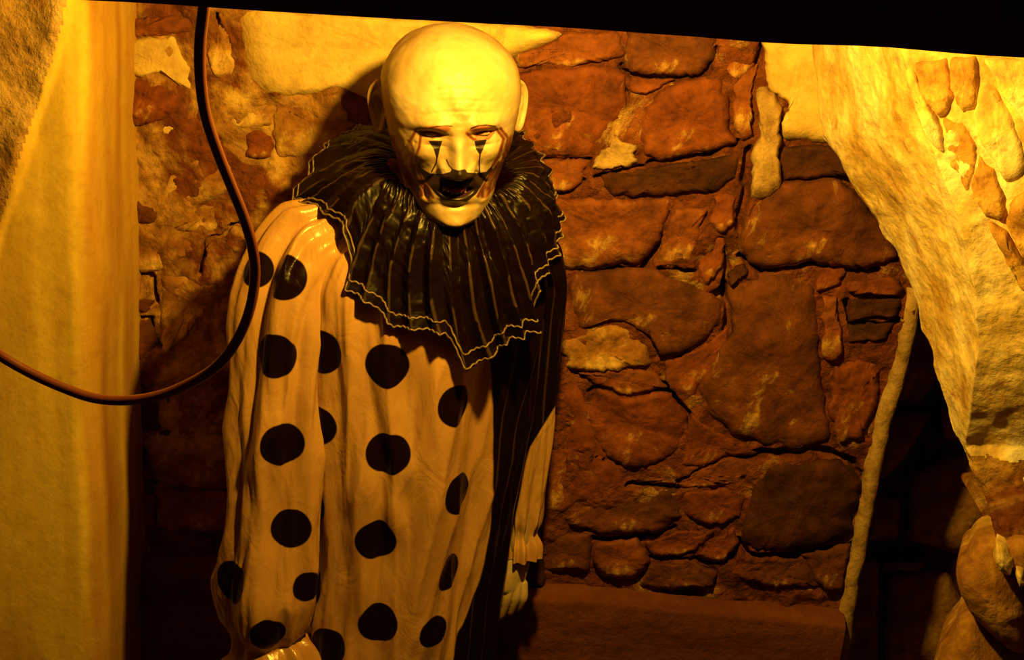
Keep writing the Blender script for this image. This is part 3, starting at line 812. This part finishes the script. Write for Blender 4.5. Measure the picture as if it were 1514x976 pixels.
# --- ears (joined to the head's surface)
bodyV, bodyF, attr = [headV], [headF], {'paint': [paint], 'stain_shade': [stain_shade], 'lid': [lid], 'mouth': [mouth]}
nv = len(headV)


def add_body(V, F):
    global nv
    V = np.asarray(V, float).reshape(-1, 3); F = np.asarray(F)
    bodyV.append(V); bodyF.append(F + nv); nv += len(V)
    for k_ in attr: attr[k_].append(np.full(len(V), 50.0))


for s in (-1, 1):
    na, nr = 64, 16
    A, Rr = np.meshgrid(np.linspace(0, 2 * math.pi, na, endpoint=False), np.linspace(1.0, 0.02, nr), indexing='xy')
    uo = 0.5 + 0.5 * np.cos(A)                                  # 0 = attached side, 1 = free rim
    hgt_ = np.sin(A)
    wide = 0.0165 * (1 + 0.22 * hgt_)                           # ear wider above, narrower lobe
    u_ = 0.0145 + wide * np.cos(A) * Rr * (1 + 0.05 * np.sin(3 * A)); v_ = 0.0345 * hgt_ * Rr - 0.003
    rim = np.exp(-((Rr - 0.86) / 0.12) ** 2) * (0.3 + 0.7 * uo)
    inner = np.exp(-((Rr - 0.52) / 0.12) ** 2) * sst(-0.7, 0.3, hgt_)
    hN = 0.0055 * rim + 0.0032 * inner - 0.0055 * np.exp(-(Rr / 0.4) ** 2) - 0.004 * (Rr > 0.97)
    dW = np.array([s * 0.66, -0.75, 0.0]); nN = np.array([s * 0.75, 0.66, 0.0]); base_ = np.array([s * 0.0795, -0.001, 0.019])
    front_ = base_ + u_[..., None] * dW + v_[..., None] * (np.array([0, -0.16, 0.99])) + hN[..., None] * nN
    back_ = base_ + (u_ * 0.97)[..., None] * dW + (v_ * 0.98)[..., None] * np.array([0, -0.16, 0.99]) + (hN * 0.5 - 0.0065 * (1 - 0.75 * (Rr > 0.97)))[..., None] * nN
    full = np.concatenate([front_[::-1], back_], 0)
    add_body(head_w(full), grid_faces(full.shape[0], na, True))

# --- body under the suit (neck, torso, limbs with hands), one skin surface
def skin_surface(verts, edges, radii, sub=2):
    me = bpy.data.meshes.new('tmp'); me.from_pydata([tuple(v) for v in verts], edges, [])
    ob = bpy.data.objects.new('tmp', me); S.collection.objects.link(ob)
    md = ob.modifiers.new('skin', 'SKIN'); md.use_smooth_shade = True
    for i, r in enumerate(radii):
        me.skin_vertices[0].data[i].radius = (r, r) if np.isscalar(r) else r
        me.skin_vertices[0].data[i].use_root = (i == 0)
    sm = ob.modifiers.new('sub', 'SUBSURF'); sm.levels = sub; sm.render_levels = sub
    dg = bpy.context.evaluated_depsgraph_get(); ev = ob.evaluated_get(dg); m2 = ev.to_mesh()
    V = np.array([v.co[:] for v in m2.vertices]); F = [tuple(p.vertices) for p in m2.polygons]
    ev.to_mesh_clear(); bpy.data.objects.remove(ob); bpy.data.meshes.remove(me)
    Q = np.array([f if len(f) == 4 else (*f, f[-1]) for f in F])
    return V, Q


neck_c = at(668, 262, -0.185)
W1 = at(764, 822, -0.134)      # wrist at the right of the picture
W2 = at(400, 948, -0.29)
SH1, EL1 = at(778, 372, -0.13), at(796, 590, -0.11)
SH2, EL2 = at(462, 360, -0.19), at(407, 640, -0.25)
bx_ = FX
LX = at(574, 1080, -.18)[0]
bv = [(LX + .01, FY, 0.90), (bx_ + .005, FY, 1.05), (bx_ + .01, FY, 1.20), tuple(neck_c + np.array([0, 0.02, -0.10])), tuple(neck_c), tuple(HC + np.array([0, 0.03, -0.03])),
      tuple(SH1), tuple(EL1), tuple(W1), tuple(SH2), tuple(EL2), tuple(W2),
      (LX + .06, FY, 0.82), (LX + .085, FY - .01, 0.48), (LX + .09, FY + .01, 0.09), (LX - .06, FY - .02, 0.82), (LX - .085, FY - .03, 0.48), (LX - .09, FY - .01, 0.09),
      (LX + .11, FY - .11, 0.045), (LX - .11, FY - .13, 0.045)]
be_ = [(0, 1), (1, 2), (2, 3), (3, 4), (4, 5), (3, 6), (6, 7), (7, 8), (3, 9), (9, 10), (10, 11), (0, 12), (12, 13), (13, 14), (0, 15), (15, 16), (16, 17), (14, 18), (17, 19)]
br = [.085, .08, .085, .06, .05, .05, .036, .026, .02, .045, .035, .022, .06, .05, .035, .06, .05, .035, .03, .03]
V, Q = skin_surface(bv, be_, br); add_body(V, Q)


def fuse(parts, vox, it=3):
    V = np.concatenate([p_[0] for p_ in parts]); off = np.cumsum([0] + [len(p_[0]) for p_ in parts])[:-1]
    F = np.concatenate([p_[1] + o2 for p_, o2 in zip(parts, off)])
    me = raw_mesh('tmp', V, [tuple(dict.fromkeys(f)) for f in F.tolist()], fix=True)
    ob = bpy.data.objects.new('tmp', me); S.collection.objects.link(ob)
    md = ob.modifiers.new('r', 'REMESH'); md.mode = 'VOXEL'; md.voxel_size = vox
    sm = ob.modifiers.new('s', 'SMOOTH'); sm.iterations = it; sm.factor = 0.5
    ev = ob.evaluated_get(bpy.context.evaluated_depsgraph_get()); m2 = ev.to_mesh()
    V = np.array([v.co[:] for v in m2.vertices]); Q = np.array([p_.vertices[:] if len(p_.vertices) == 4 else (*p_.vertices, p_.vertices[-1]) for p_ in m2.polygons])
    ev.to_mesh_clear(); bpy.data.objects.remove(ob); bpy.data.meshes.remove(me)
    return V, Q


def hand(wrist, down, outn, side, curl=1.0, sc=1.0):
    """palm and five unequal bent fingers; down = towards fingertips, outn = back of hand, side = towards the thumb"""
    down = down / np.linalg.norm(down); outn = outn - down * (outn @ down); outn /= np.linalg.norm(outn)
    side = side - down * (side @ down) - outn * (side @ outn); side /= np.linalg.norm(side)
    parts = []
    p = lambda d, s, o_: wrist + sc * (d * down + s * side + o_ * outn)
    pv = [p(-.01, 0, 0), p(.018, 0.0, 0), p(.045, 0.004, .002), p(.070, 0.002, 0)]
    V, Q = skin_surface(pv, [(0, 1), (1, 2), (2, 3)], [(.017 * sc, .020 * sc), (.016 * sc, .026 * sc), (.0145 * sc, .033 * sc), (.010 * sc, .033 * sc)])
    # flatten along the back-of-hand direction and widen across the palm
    C0 = wrist + sc * .035 * down
    rel = V - C0; a = rel @ outn; b_ = rel @ side; c_ = rel @ down
    wid = np.abs(b_).max(); dep = np.abs(a).max()
    V = C0 + np.outer(c_, down) + np.outer(b_ * .036 * sc / wid, side) + np.outer(a * .0145 * sc / dep, outn)
    parts.append((V, Q))
    for k_, (s_, l1, l2, l3, r_) in enumerate(((.025, .041, .026, .019, .0088), (.008, .045, .029, .021, .0090), (-.009, .041, .027, .020, .0086), (-.024, .033, .020, .017, .0077))):
        pts = [p(.042, s_ * .85, -.001), p(.074, s_, .001)]
        a_ang = (0.35 + 0.10 * k_) * curl
        cur = pts[-1]
        for ln2, inc in ((l1, 0), (l2, 0.85), (l3, 0.65)):
            a_ang += inc * curl
            cur = cur + sc * ln2 * (math.cos(a_ang) * down - math.sin(a_ang) * outn)
            pts.append(cur)
        V, Q = skin_surface(pts, [(i, i + 1) for i in range(4)], [r_ * sc * q for q in (1.0, 1.08, .98, .92, .74)], 2)
        parts.append((V, Q))
    pts = [p(.016, .018, -.004), p(.036, .036, -.010), p(.062, .040, -.018), p(.084, .034, -.022)]
    V, Q = skin_surface(pts, [(0, 1), (1, 2), (2, 3)], [.013 * sc, .0115 * sc, .010 * sc, .0075 * sc], 2); parts.append((V, Q))
    add_body(*fuse(parts, 0.0016))


hand(W1 + np.array([0, 0, 0.0]), at(750, 930, -0.17) - W1, np.array([0.35, -0.9, 0.15]), np.array([-0.9, -0.35, 0.0]), 1.0, 0.84)
W2 = at(404, 985, -0.295)
hand(W2, at(406, 1060, -0.30) - W2, np.array([-0.6, -0.7, 0.0]), np.array([0.6, -0.7, 0.0]), 0.7, 0.85)
allV = np.concatenate(bodyV); allF = np.concatenate(bodyF)
body = mesh_obj('body', allV, [tuple(dict.fromkeys(f)) for f in allF.tolist()], M['skin'], person, attrs={k_: np.concatenate(v_) for k_, v_ in attr.items()})
body['label'] = 'bald pale painted head and hands'


def on_head(px, py, out=0.0):
    i = np.argmin(np.hypot(hx - px, hy - py) + 50 * (~front) + 2 * (hz > HEAD_Z))
    return headV[i] + out * fy


HEAD_Z = (HC - CAM) @ Fv
flh = hl.reshape(-1, 3)


def face_pt(x0, z0, out_=0.0):
    i = np.argmin(np.hypot(flh[:, 0] - x0, flh[:, 2] - z0) + (flh[:, 1] < 0.03) * 9)
    return head_w(np.array([x0, flh[i, 1] + out_, z0]))


for (ex_, ez_, wv_) in ((-.031, .0170, .0085), (.031, .0170, .0085)):
    c_ = face_pt(ex_, ez_, 0.0008)
    a, b2 = np.meshgrid(np.linspace(0, math.pi, 14), np.linspace(0, 2 * math.pi, 22, endpoint=False), indexing='ij')
    Ve = c_ + (wv_ * np.cos(a))[..., None] * ex2 + (.0048 * np.sin(a) * np.cos(b2))[..., None] * fy + (.0032 * np.sin(a) * np.sin(b2))[..., None] * fz
    mesh_obj('eyeball', Ve, grid_faces(14, 22, True), M['eye'], person, center=True)
mc = head_w(np.array([0, .090, -.068]))
for (tx, ty, hs) in ((657, 277.5, 1.2), (663, 280, .7), (669, 282, .7), (675, 283, .75), (681, 282, .7), (687, 279, 1.2)):
    c_ = on_head(tx, ty, 0.0)
    dloc = (c_ - HC) @ fy
    c_ = HC + ((c_ - HC) @ ex2) * ex2 + np.clip(dloc, 0.084, 0.0925) * fy + ((c_ - HC) @ fz) * fz
    a = np.linspace(0, 2 * math.pi, 10, endpoint=False)
    rows = []
    for t_, r_ in ((-.004, .0021), (0, .0022), (.0016 * hs, .0019), (.0031 * hs, .0011), (.0038 * hs, .0002)):
        rows.append(c_ + t_ * fz + (r_ * np.cos(a))[:, None] * ex2 + (r_ * .7 * np.sin(a))[:, None] * fy)
    mesh_obj('tooth', np.concatenate(rows), grid_faces(5, 10, True), M['tooth'], person, center=True)
c_ = face_pt(0.0, -.0545, 0.0030)
a, b2 = np.meshgrid(np.linspace(0, math.pi, 14), np.linspace(0, 2 * math.pi, 22, endpoint=False), indexing='ij')
Ve = c_ + (.0105 * np.cos(a))[..., None] * ex2 + (.009 * np.sin(a) * np.cos(b2))[..., None] * fy + (.0034 * np.sin(a) * np.sin(b2))[..., None] * fz
mesh_obj('tongue', Ve, grid_faces(14, 22, True), M['tongue'], person, center=True)

# --- suit
BYAW = math.radians(22)
fac = np.array([math.sin(BYAW), -math.cos(BYAW), 0]); wid_ = np.array([math.cos(BYAW), math.sin(BYAW), 0])
# key rows: centre pixel, depth of centre, half width, half depth
TR = [((652, 300), -.165, .060, .058), ((650, 318), -.165, .10, .075), ((646, 345), -.165, .150, .088), ((636, 390), -.167, .176, .104), ((626, 450), -.17, .176, .116),
      ((616, 540), -.172, .164, .122), ((608, 640), -.175, .155, .123), ((600, 740), -.178, .150, .124), ((588, 840), -.18, .146, .127), ((578, 940), -.182, .146, .130), ((572, 1060), -.182, .150, .132), ((570, 1160), -.182, .15, .128)]
cen = np.array([at(p[0], p[1], Y) for p, Y, _, _ in TR])
zk = cen[:, 2]
nz_, nth = 420, 420
zt = np.linspace(zk[0], zk[-1], nz_)
o_ = np.argsort(zk)
cx = spl(zk[o_], cen[o_, 0], zt); cy = spl(zk[o_], cen[o_, 1], zt)
aa = spl(zk[o_], np.array([t[2] for t in TR])[o_], zt); bb = spl(zk[o_], np.array([t[3] for t in TR])[o_], zt)
th = np.linspace(0, 2 * math.pi, nth, endpoint=False)
TH, ZT = np.meshgrid(th, zt, indexing='xy')
ct, s_t = np.cos(TH), np.sin(TH)
ec = np.sign(ct) * np.abs(ct) ** 0.92; es = np.sign(s_t) * np.abs(s_t) ** 0.92
PT = np.stack([cx[:, None] + 0 * ct, cy[:, None] + 0 * ct, ZT], -1) + (aa[:, None] * ec)[..., None] * wid_ + (bb[:, None] * es)[..., None] * fac
Lh = zk[0] - ZT
rdg = lambda q_, sd_: 1 - 2 * np.abs(vnoise(q_, sd_))
fold = 0.014 * fbm(np.stack([ct * 2.6, s_t * 2.6, ZT * 1.3], -1), 1.0, 3, 121) + 0.0075 * rdg(np.stack([ct * 3.4 + ZT * 1.5, s_t * 3.4, ZT * 2.2], -1), 171) + 0.005 * rdg(np.stack([ct * 5 - ZT * 4, s_t * 5, ZT * 5], -1), 172)
fold += 0.0045 * np.sin(TH * 13 + 2.2 * vnoise(np.stack([ct * 2, s_t * 2, ZT * 2.5], -1), 7)) * sst(0.05, 0.5, Lh)
dg_ = (ct * 2.2 + ZT * 7.0)
fold += 0.0022 * np.sin(dg_ * 5 + 3 * vnoise(np.stack([ct * 3, s_t * 3, ZT * 5], -1), 9)) * sst(-.3, .3, vnoise(np.stack([ct * 3, s_t * 3, ZT * 4], -1), 13))
fold += 0.003 * fbm(np.stack([ct * 6, s_t * 6, ZT * 9], -1), 1.0, 3, 123)
rad_dir = ct[..., None] * wid_ + s_t[..., None] * fac
PT = PT + fold[..., None] * rad_dir
PT[..., 1] = np.minimum(PT[..., 1], -0.035)


def dots_attr(P, centres, r, seedpts=None):
    d = np.full(P.shape[:-1], 1.0)
    fp = P.reshape(-1, 3); qx_, qy_, qz_ = proj(fp)
    for (cx_, cy_, rr) in centres:
        near = np.hypot(qx_ - cx_, qy_ - cy_)
        cand = near < 7
        if not cand.any(): continue
        idx = np.where(cand)[0]; c3 = fp[idx[np.argmin(qz_[idx] + near[idx] * 0.0005)]]
        d = np.minimum(d, np.linalg.norm(P - c3, axis=-1) - rr)
    return d


tor_dots = [(567, 546, .0305), (567, 673, .030), (561, 801, .029), (560, 921, .0295), (684, 603, .029), (686, 732, .0295), (668, 848, .027), (648, 935, .024), (548, 1045, .030), (640, 1060, .028),
            (463, 628, .028), (472, 523, .030), (458, 868, .026), (456, 748, .027), (478, 960, .028)]
dT = dots_attr(PT, tor_dots, 0)
bdx = np.interp(np.array([300, 530, 600, 773, 858, 922, 976, 1060, 1200]), [300, 530, 600, 773, 858, 922, 976, 1060, 1200], [700, 724, 729, 729, 711, 685, 668, 640, 610])
qx_, qy_, _ = proj(PT)
bl = np.interp(qy_, [300, 530, 600, 700, 773, 858, 922, 976, 1060, 1200], [700, 724, 729, 729, 727, 710, 684, 667, 640, 600])
half = np.zeros_like(ZT); T0S = np.zeros(nz_)
for i in range(nz_):
    fr_ = (th > 0.2) & (th < 2.6)
    j0 = np.where(fr_)[0][np.argmin(np.abs((qx_[i] - bl[i])[fr_]))]
    t0 = th[j0] if th[j0] < math.pi + 0.6 else th[j0] - 2 * math.pi
    dth = (TH[i] - t0 + math.pi) % (2 * math.pi) - math.pi            # negative = towards image right
    T0S[i] = t0
    continue
T0S = np.convolve(np.pad(T0S, 12, mode='edge'), np.ones(25) / 25, mode='valid')
for i in range(nz_):
    dth = (TH[i] - T0S[i] + math.pi) % (2 * math.pi) - math.pi
    half[i] = np.where(dth < 0, np.maximum(dth, -(math.pi + dth)) * 0.13, np.minimum(dth, math.pi - dth) * 0.13)
strT = np.abs(((TH * 0.15 + 0.012) % 0.034) - 0.017)
suit = mesh_obj('suit', PT, grid_faces(nz_, nth, True), M['satin'], person, attrs={'dots': dT, 'half': half, 'stripe': strT})
suit['label'] = 'baggy satin suit, pale with black dots on one side and black on the other'


def sleeve(name, keys, dots, halff=None, n=300, nt_=160, seed=0, label=None, ruff=0.0):
    C_ = np.array([at(p[0], p[1], Y) for p, Y, _ in keys]); r_ = np.array([k_[2] for k_ in keys])
    s = np.r_[0, np.cumsum(np.linalg.norm(np.diff(C_, axis=0), axis=1))]
    t = np.linspace(0, s[-1], n); C2 = spl(s, C_, t); R2 = spl(s, r_, t)
    T = np.gradient(C2, axis=0); T /= np.linalg.norm(T, axis=1)[:, None]
    A0 = np.array([1.0, 0, 0]); A = A0 - T * (T @ A0)[:, None]; A /= np.linalg.norm(A, axis=1)[:, None]
    B = np.cross(T, A)
    B *= np.sign(-B[:, 1:2])                                            # B faces the viewer
    ph = np.linspace(0, 2 * math.pi, nt_, endpoint=False)
    cp_, sp_ = np.cos(ph)[None], np.sin(ph)[None]
    q = np.stack([cp_ * 1.6 + 0 * t[:, None], sp_ * 1.6 + 0 * t[:, None], t[:, None] * 3.0 + 0 * cp_], -1)
    f = 0.15 * (1 - 2 * np.abs(vnoise(q * np.array([1.3, 1.3, 1.6]) + 5, 177 + seed))) + 0.12 * fbm(q, 1.0, 3, 131 + seed) + 0.06 * fbm(q * np.array([2.5, 2.5, 4]), 1.0, 3, 141 + seed)
    f = f + 0.09 * np.sin(ph[None] * 5 + 1.5 * vnoise(q, 6 + seed)) * sst(.03, .2, t)[:, None]
    if ruff: f = f + ruff * np.sin(ph[None] * 11 + vnoise(q * 2, 3)) * sst(s[-1] - .10, s[-1] - .03, t)[:, None]
    RR = R2[:, None] * (1 + f)
    Pq = C2[:, None] + (RR * cp_)[..., None] * A[:, None] + (RR * sp_ * 0.92)[..., None] * B[:, None]
    Pq[..., 1] = np.minimum(Pq[..., 1], -0.032)
    dd = dots_attr(Pq, dots, 0)
    hf = np.full(dd.shape, 1.0) if halff is None else halff(Pq)
    st_ = np.abs(((ph[None] * 0.05 + 0 * t[:, None]) % 0.03) - 0.015)
    ob = mesh_obj(name, Pq, grid_faces(n, nt_, True), M['satin'], person, attrs={'dots': dd, 'half': hf, 'stripe': st_})
    if label: ob['label'] = label
    return ob, Pq


sleeve('sleeve', [((504, 322), -.195, .038), ((484, 345), -.20, .060), ((452, 385), -.215, .066), ((428, 450), -.235, .064), ((418, 540), -.25, .058), ((413, 640), -.262, .057), ((409, 740), -.272, .056),
                  ((402, 830), -.282, .058), ((398, 885), -.288, .060), ((398, 918), -.29, .054), ((400, 942), -.29, .044), ((405, 962), -.292, .056), ((408, 1005), -.295, .072), ((410, 1050), -.298, .078)],
       [(420, 410, .030), (372, 398, .024), (406, 527, .030), (423, 661, .030), (430, 782, .0275), (336, 862, .030), (457, 870, .022), (398, 948, .026)], seed=1, ruff=0.22,  # last dot paints in the shaded underside of the cuff fold
       label='pale sleeve with black dots, gathered into a ruffled cuff')


def rhalf(Pq):
    a_, b_2, _ = proj(Pq)
    return (b_2 - (630 + (803 - a_) * 1.63)) * 0.0006


sleeve('sleeve', [((770, 352), -.14, .045), ((784, 400), -.130, .048), ((786, 470), -.125, .040), ((784, 560), -.122, .034), ((780, 650), -.122, .031), ((774, 720), -.124, .029), ((770, 765), -.128, .026),
                  ((768, 786), -.130, .020), ((768, 804), -.132, .026), ((767, 822), -.134, .026)], [], rhalf, seed=5, ruff=0.2, label='black sleeve with a pale lower end and small ruffled cuff')
for s_ in (-1, 1):
    path = [np.array([LX + s_ * xo, FY - .012, zz]) for zz, xo in ((.78, .062), (.68, .072), (.5, .085), (.3, .09), (.16, .09), (.10, .09))]
    pth = smooth_path(path, 60)
    V, F = tube(pth, np.interp(pth[:, 2], [.1, .16, .5, .64, .78], [.052, .085, .098, .09, .07]), 48, cap=False)
    V += (0.006 * fbm(V, 9, 3, 151))[:, None] * np.array([1, 1, 0])
    pts_ = np.array(V)
    dd = np.full(len(V), 1.0)
    if s_ < 0:
        for zz in np.arange(.2, .8, .125):
            for an in np.arange(0, 6.2, 1.25):
                dd = np.minimum(dd, np.linalg.norm(pts_ - (np.array([LX - .085, FY, zz]) + .095 * np.array([math.cos(an + zz * 5), math.sin(an + zz * 5), 0])), axis=1) - .03)
    o = mesh_obj('trouser_leg', V, F, M['satin'], person, attrs={'dots': dd, 'half': np.full(len(V), -0.02 if s_ > 0 else 1.0), 'stripe': np.full(len(V), 1.0)})
    # shoe
    sh = []
    for t_, w_, h_ in ((0, .02, .03), (.03, .042, .075), (.09, .044, .085), (.15, .045, .06), (.21, .052, .05), (.255, .046, .042), (.28, .02, .02)):
        a = np.linspace(0, 2 * math.pi, 20, endpoint=False)
        yy = FY + .07 - t_ - (.02 if s_ < 0 else 0)
        sh.append(np.stack([LX + s_ * (.095 + t_ * .08) + w_ * np.cos(a), np.full(20, yy), np.maximum(h_ * 0.5 + h_ * 0.55 * np.sin(a), 0.002)], -1))
    sh = np.concatenate(sh); F = [tuple(f) for f in grid_faces(7, 20, True)] + [tuple(range(20)), tuple(range(120, 140))]
    mesh_obj('shoe', sh, F, M['leather'], person)

# --- pleated collar
HEM = [(-180, (640, 215), -.06), (-140, (532, 186), -.10), (-115, (472, 228), -.13), (-95, (424, 304), -.165), (-78, (458, 300), -.22), (-62, (508, 333), -.275), (-57, (513, 385), -.295), (-52, (516, 430), -.305),
       (-40, (550, 452), -.325), (-30, (580, 484), -.332), (-14, (640, 492), -.34), (-9, (660, 494), -.34), (0, (690, 548), -.34), (12, (735, 523), -.325), (20, (746, 508), -.32), (42, (794, 490), -.28),
       (50, (792, 432), -.27), (70, (822, 378), -.225), (90, (832, 325), -.18), (115, (806, 240), -.12), (140, (772, 195), -.08), (180, (640, 215), -.06)]
ph_k = np.array([h[0] for h in HEM], float)
hemP = np.array([at(h[1][0], h[1][1], h[2] + 0.022 * max(0.0, math.cos(math.radians(h[0])))) for h in HEM])
nph, ntt = 900, 90
phi = np.linspace(-180, 180, nph, endpoint=False); tq = np.linspace(0, 1, ntt)
hem = np.stack([np.interp(phi, ph_k, hemP[:, i]) for i in range(3)], -1)
ncen = at(667, 262, -0.195)
pr_ = np.radians(phi)
nkR = 0.080
neck = ncen + np.stack([nkR * np.sin(pr_), -nkR * 0.86 * np.cos(pr_), -0.018 * np.cos(pr_) + 0.012 * np.abs(np.sin(pr_)) + 0.0 * pr_], -1)
Cq = neck[None] + (hem - neck)[None] * tq[:, None, None]
out = np.stack([np.sin(pr_), -np.cos(pr_), np.zeros(nph)], -1)
bul = np.sin(math.pi * tq ** 0.75)[:, None]
Cq = Cq + bul[..., None] * ((0.006 + 0.006 * np.abs(np.sin(pr_)))[:, None] * out + np.array([0, 0, 0.008]) + (0.004 * np.abs(np.sin(pr_)))[:, None] * np.array([0, 0, 1]))[None]
# pleats run down the cloth
ph2 = phi[None] + 5.0 * vnoise(np.stack([phi[None] / 40 + 0 * tq[:, None], tq[:, None] * 1.5 + 0 * phi[None], 0 * phi[None] + 0 * tq[:, None]], -1), 3)
PL = 10.0
tri = 2 * np.abs(((ph2 / PL) % 1.0) - 0.5)                      # 1 at ridge
pl_amp = (0.004 + 0.013 * tq)[:, None] * (0.75 + 0.35 * vnoise(np.stack([phi / 14, 0 * phi, 0 * phi], -1), 8))[None]
Cq = Cq + ((tri ** 1.4 - 0.4) * pl_amp)[..., None] * out[None]
small = 0.0025 * np.sin(phi[None] * math.pi / 180 * 90 + 3 * vnoise(np.stack([phi[None] / 9 + 0 * tq[:, None], tq[:, None] * 5 + 0 * phi[None], 0 * phi[None] + 0 * tq[:, None]], -1), 4)) * sst(0.24, 0.04, tq)[:, None]
wr = 0.007 * fbm(np.stack([phi[None] / 16 + 0 * tq[:, None], tq[:, None] * 3.5 + 0 * phi[None], 0 * phi[None] + 0 * tq[:, None]], -1), 1.0, 4, 161)
Cq = Cq + ((small + wr))[..., None] * (out * 0.8 + np.array([0, 0, 0.4]))[None]
Cq[..., 1] = np.minimum(Cq[..., 1], -0.04)
strC = (1 - tri) * 0 + np.abs(tri - 0.97) * PL / 2 * 0.0022 + sst(0.03, 0.0, tq)[:, None] * 0.02
strC = strC + 0.0012 * (vnoise(np.stack([phi[None] / 5 + 0 * tq[:, None], tq[:, None] * 6 + 0 * phi[None], 0 * phi[None] + 0 * tq[:, None]], -1), 14) > 0.25)
collar = mesh_obj('collar', Cq, grid_faces(ntt, nph, True), M['blacksatin'], person, attrs={'stripe': strC})
collar['label'] = 'wide black pleated collar with thin grey stripes'
sd = collar.modifiers.new('thickness', 'SOLIDIFY'); sd.thickness = 0.0015; sd.offset = 0
for ti in (ntt - 2, int(ntt * 0.90)):
    pts_ = Cq[ti] + 0.0012 * out + 0.0009 * np.sin(np.arange(nph) * 1.05)[:, None] * np.array([0, 0, 1])
    pts_ = np.vstack([pts_, pts_[:1]])
    V, F = tube(pts_, 0.0014, 6, cap=False)
    o = mesh_obj('collar_trim', V, F, M['trim'], collar); o['label'] = 'grey braided trim near the hem'
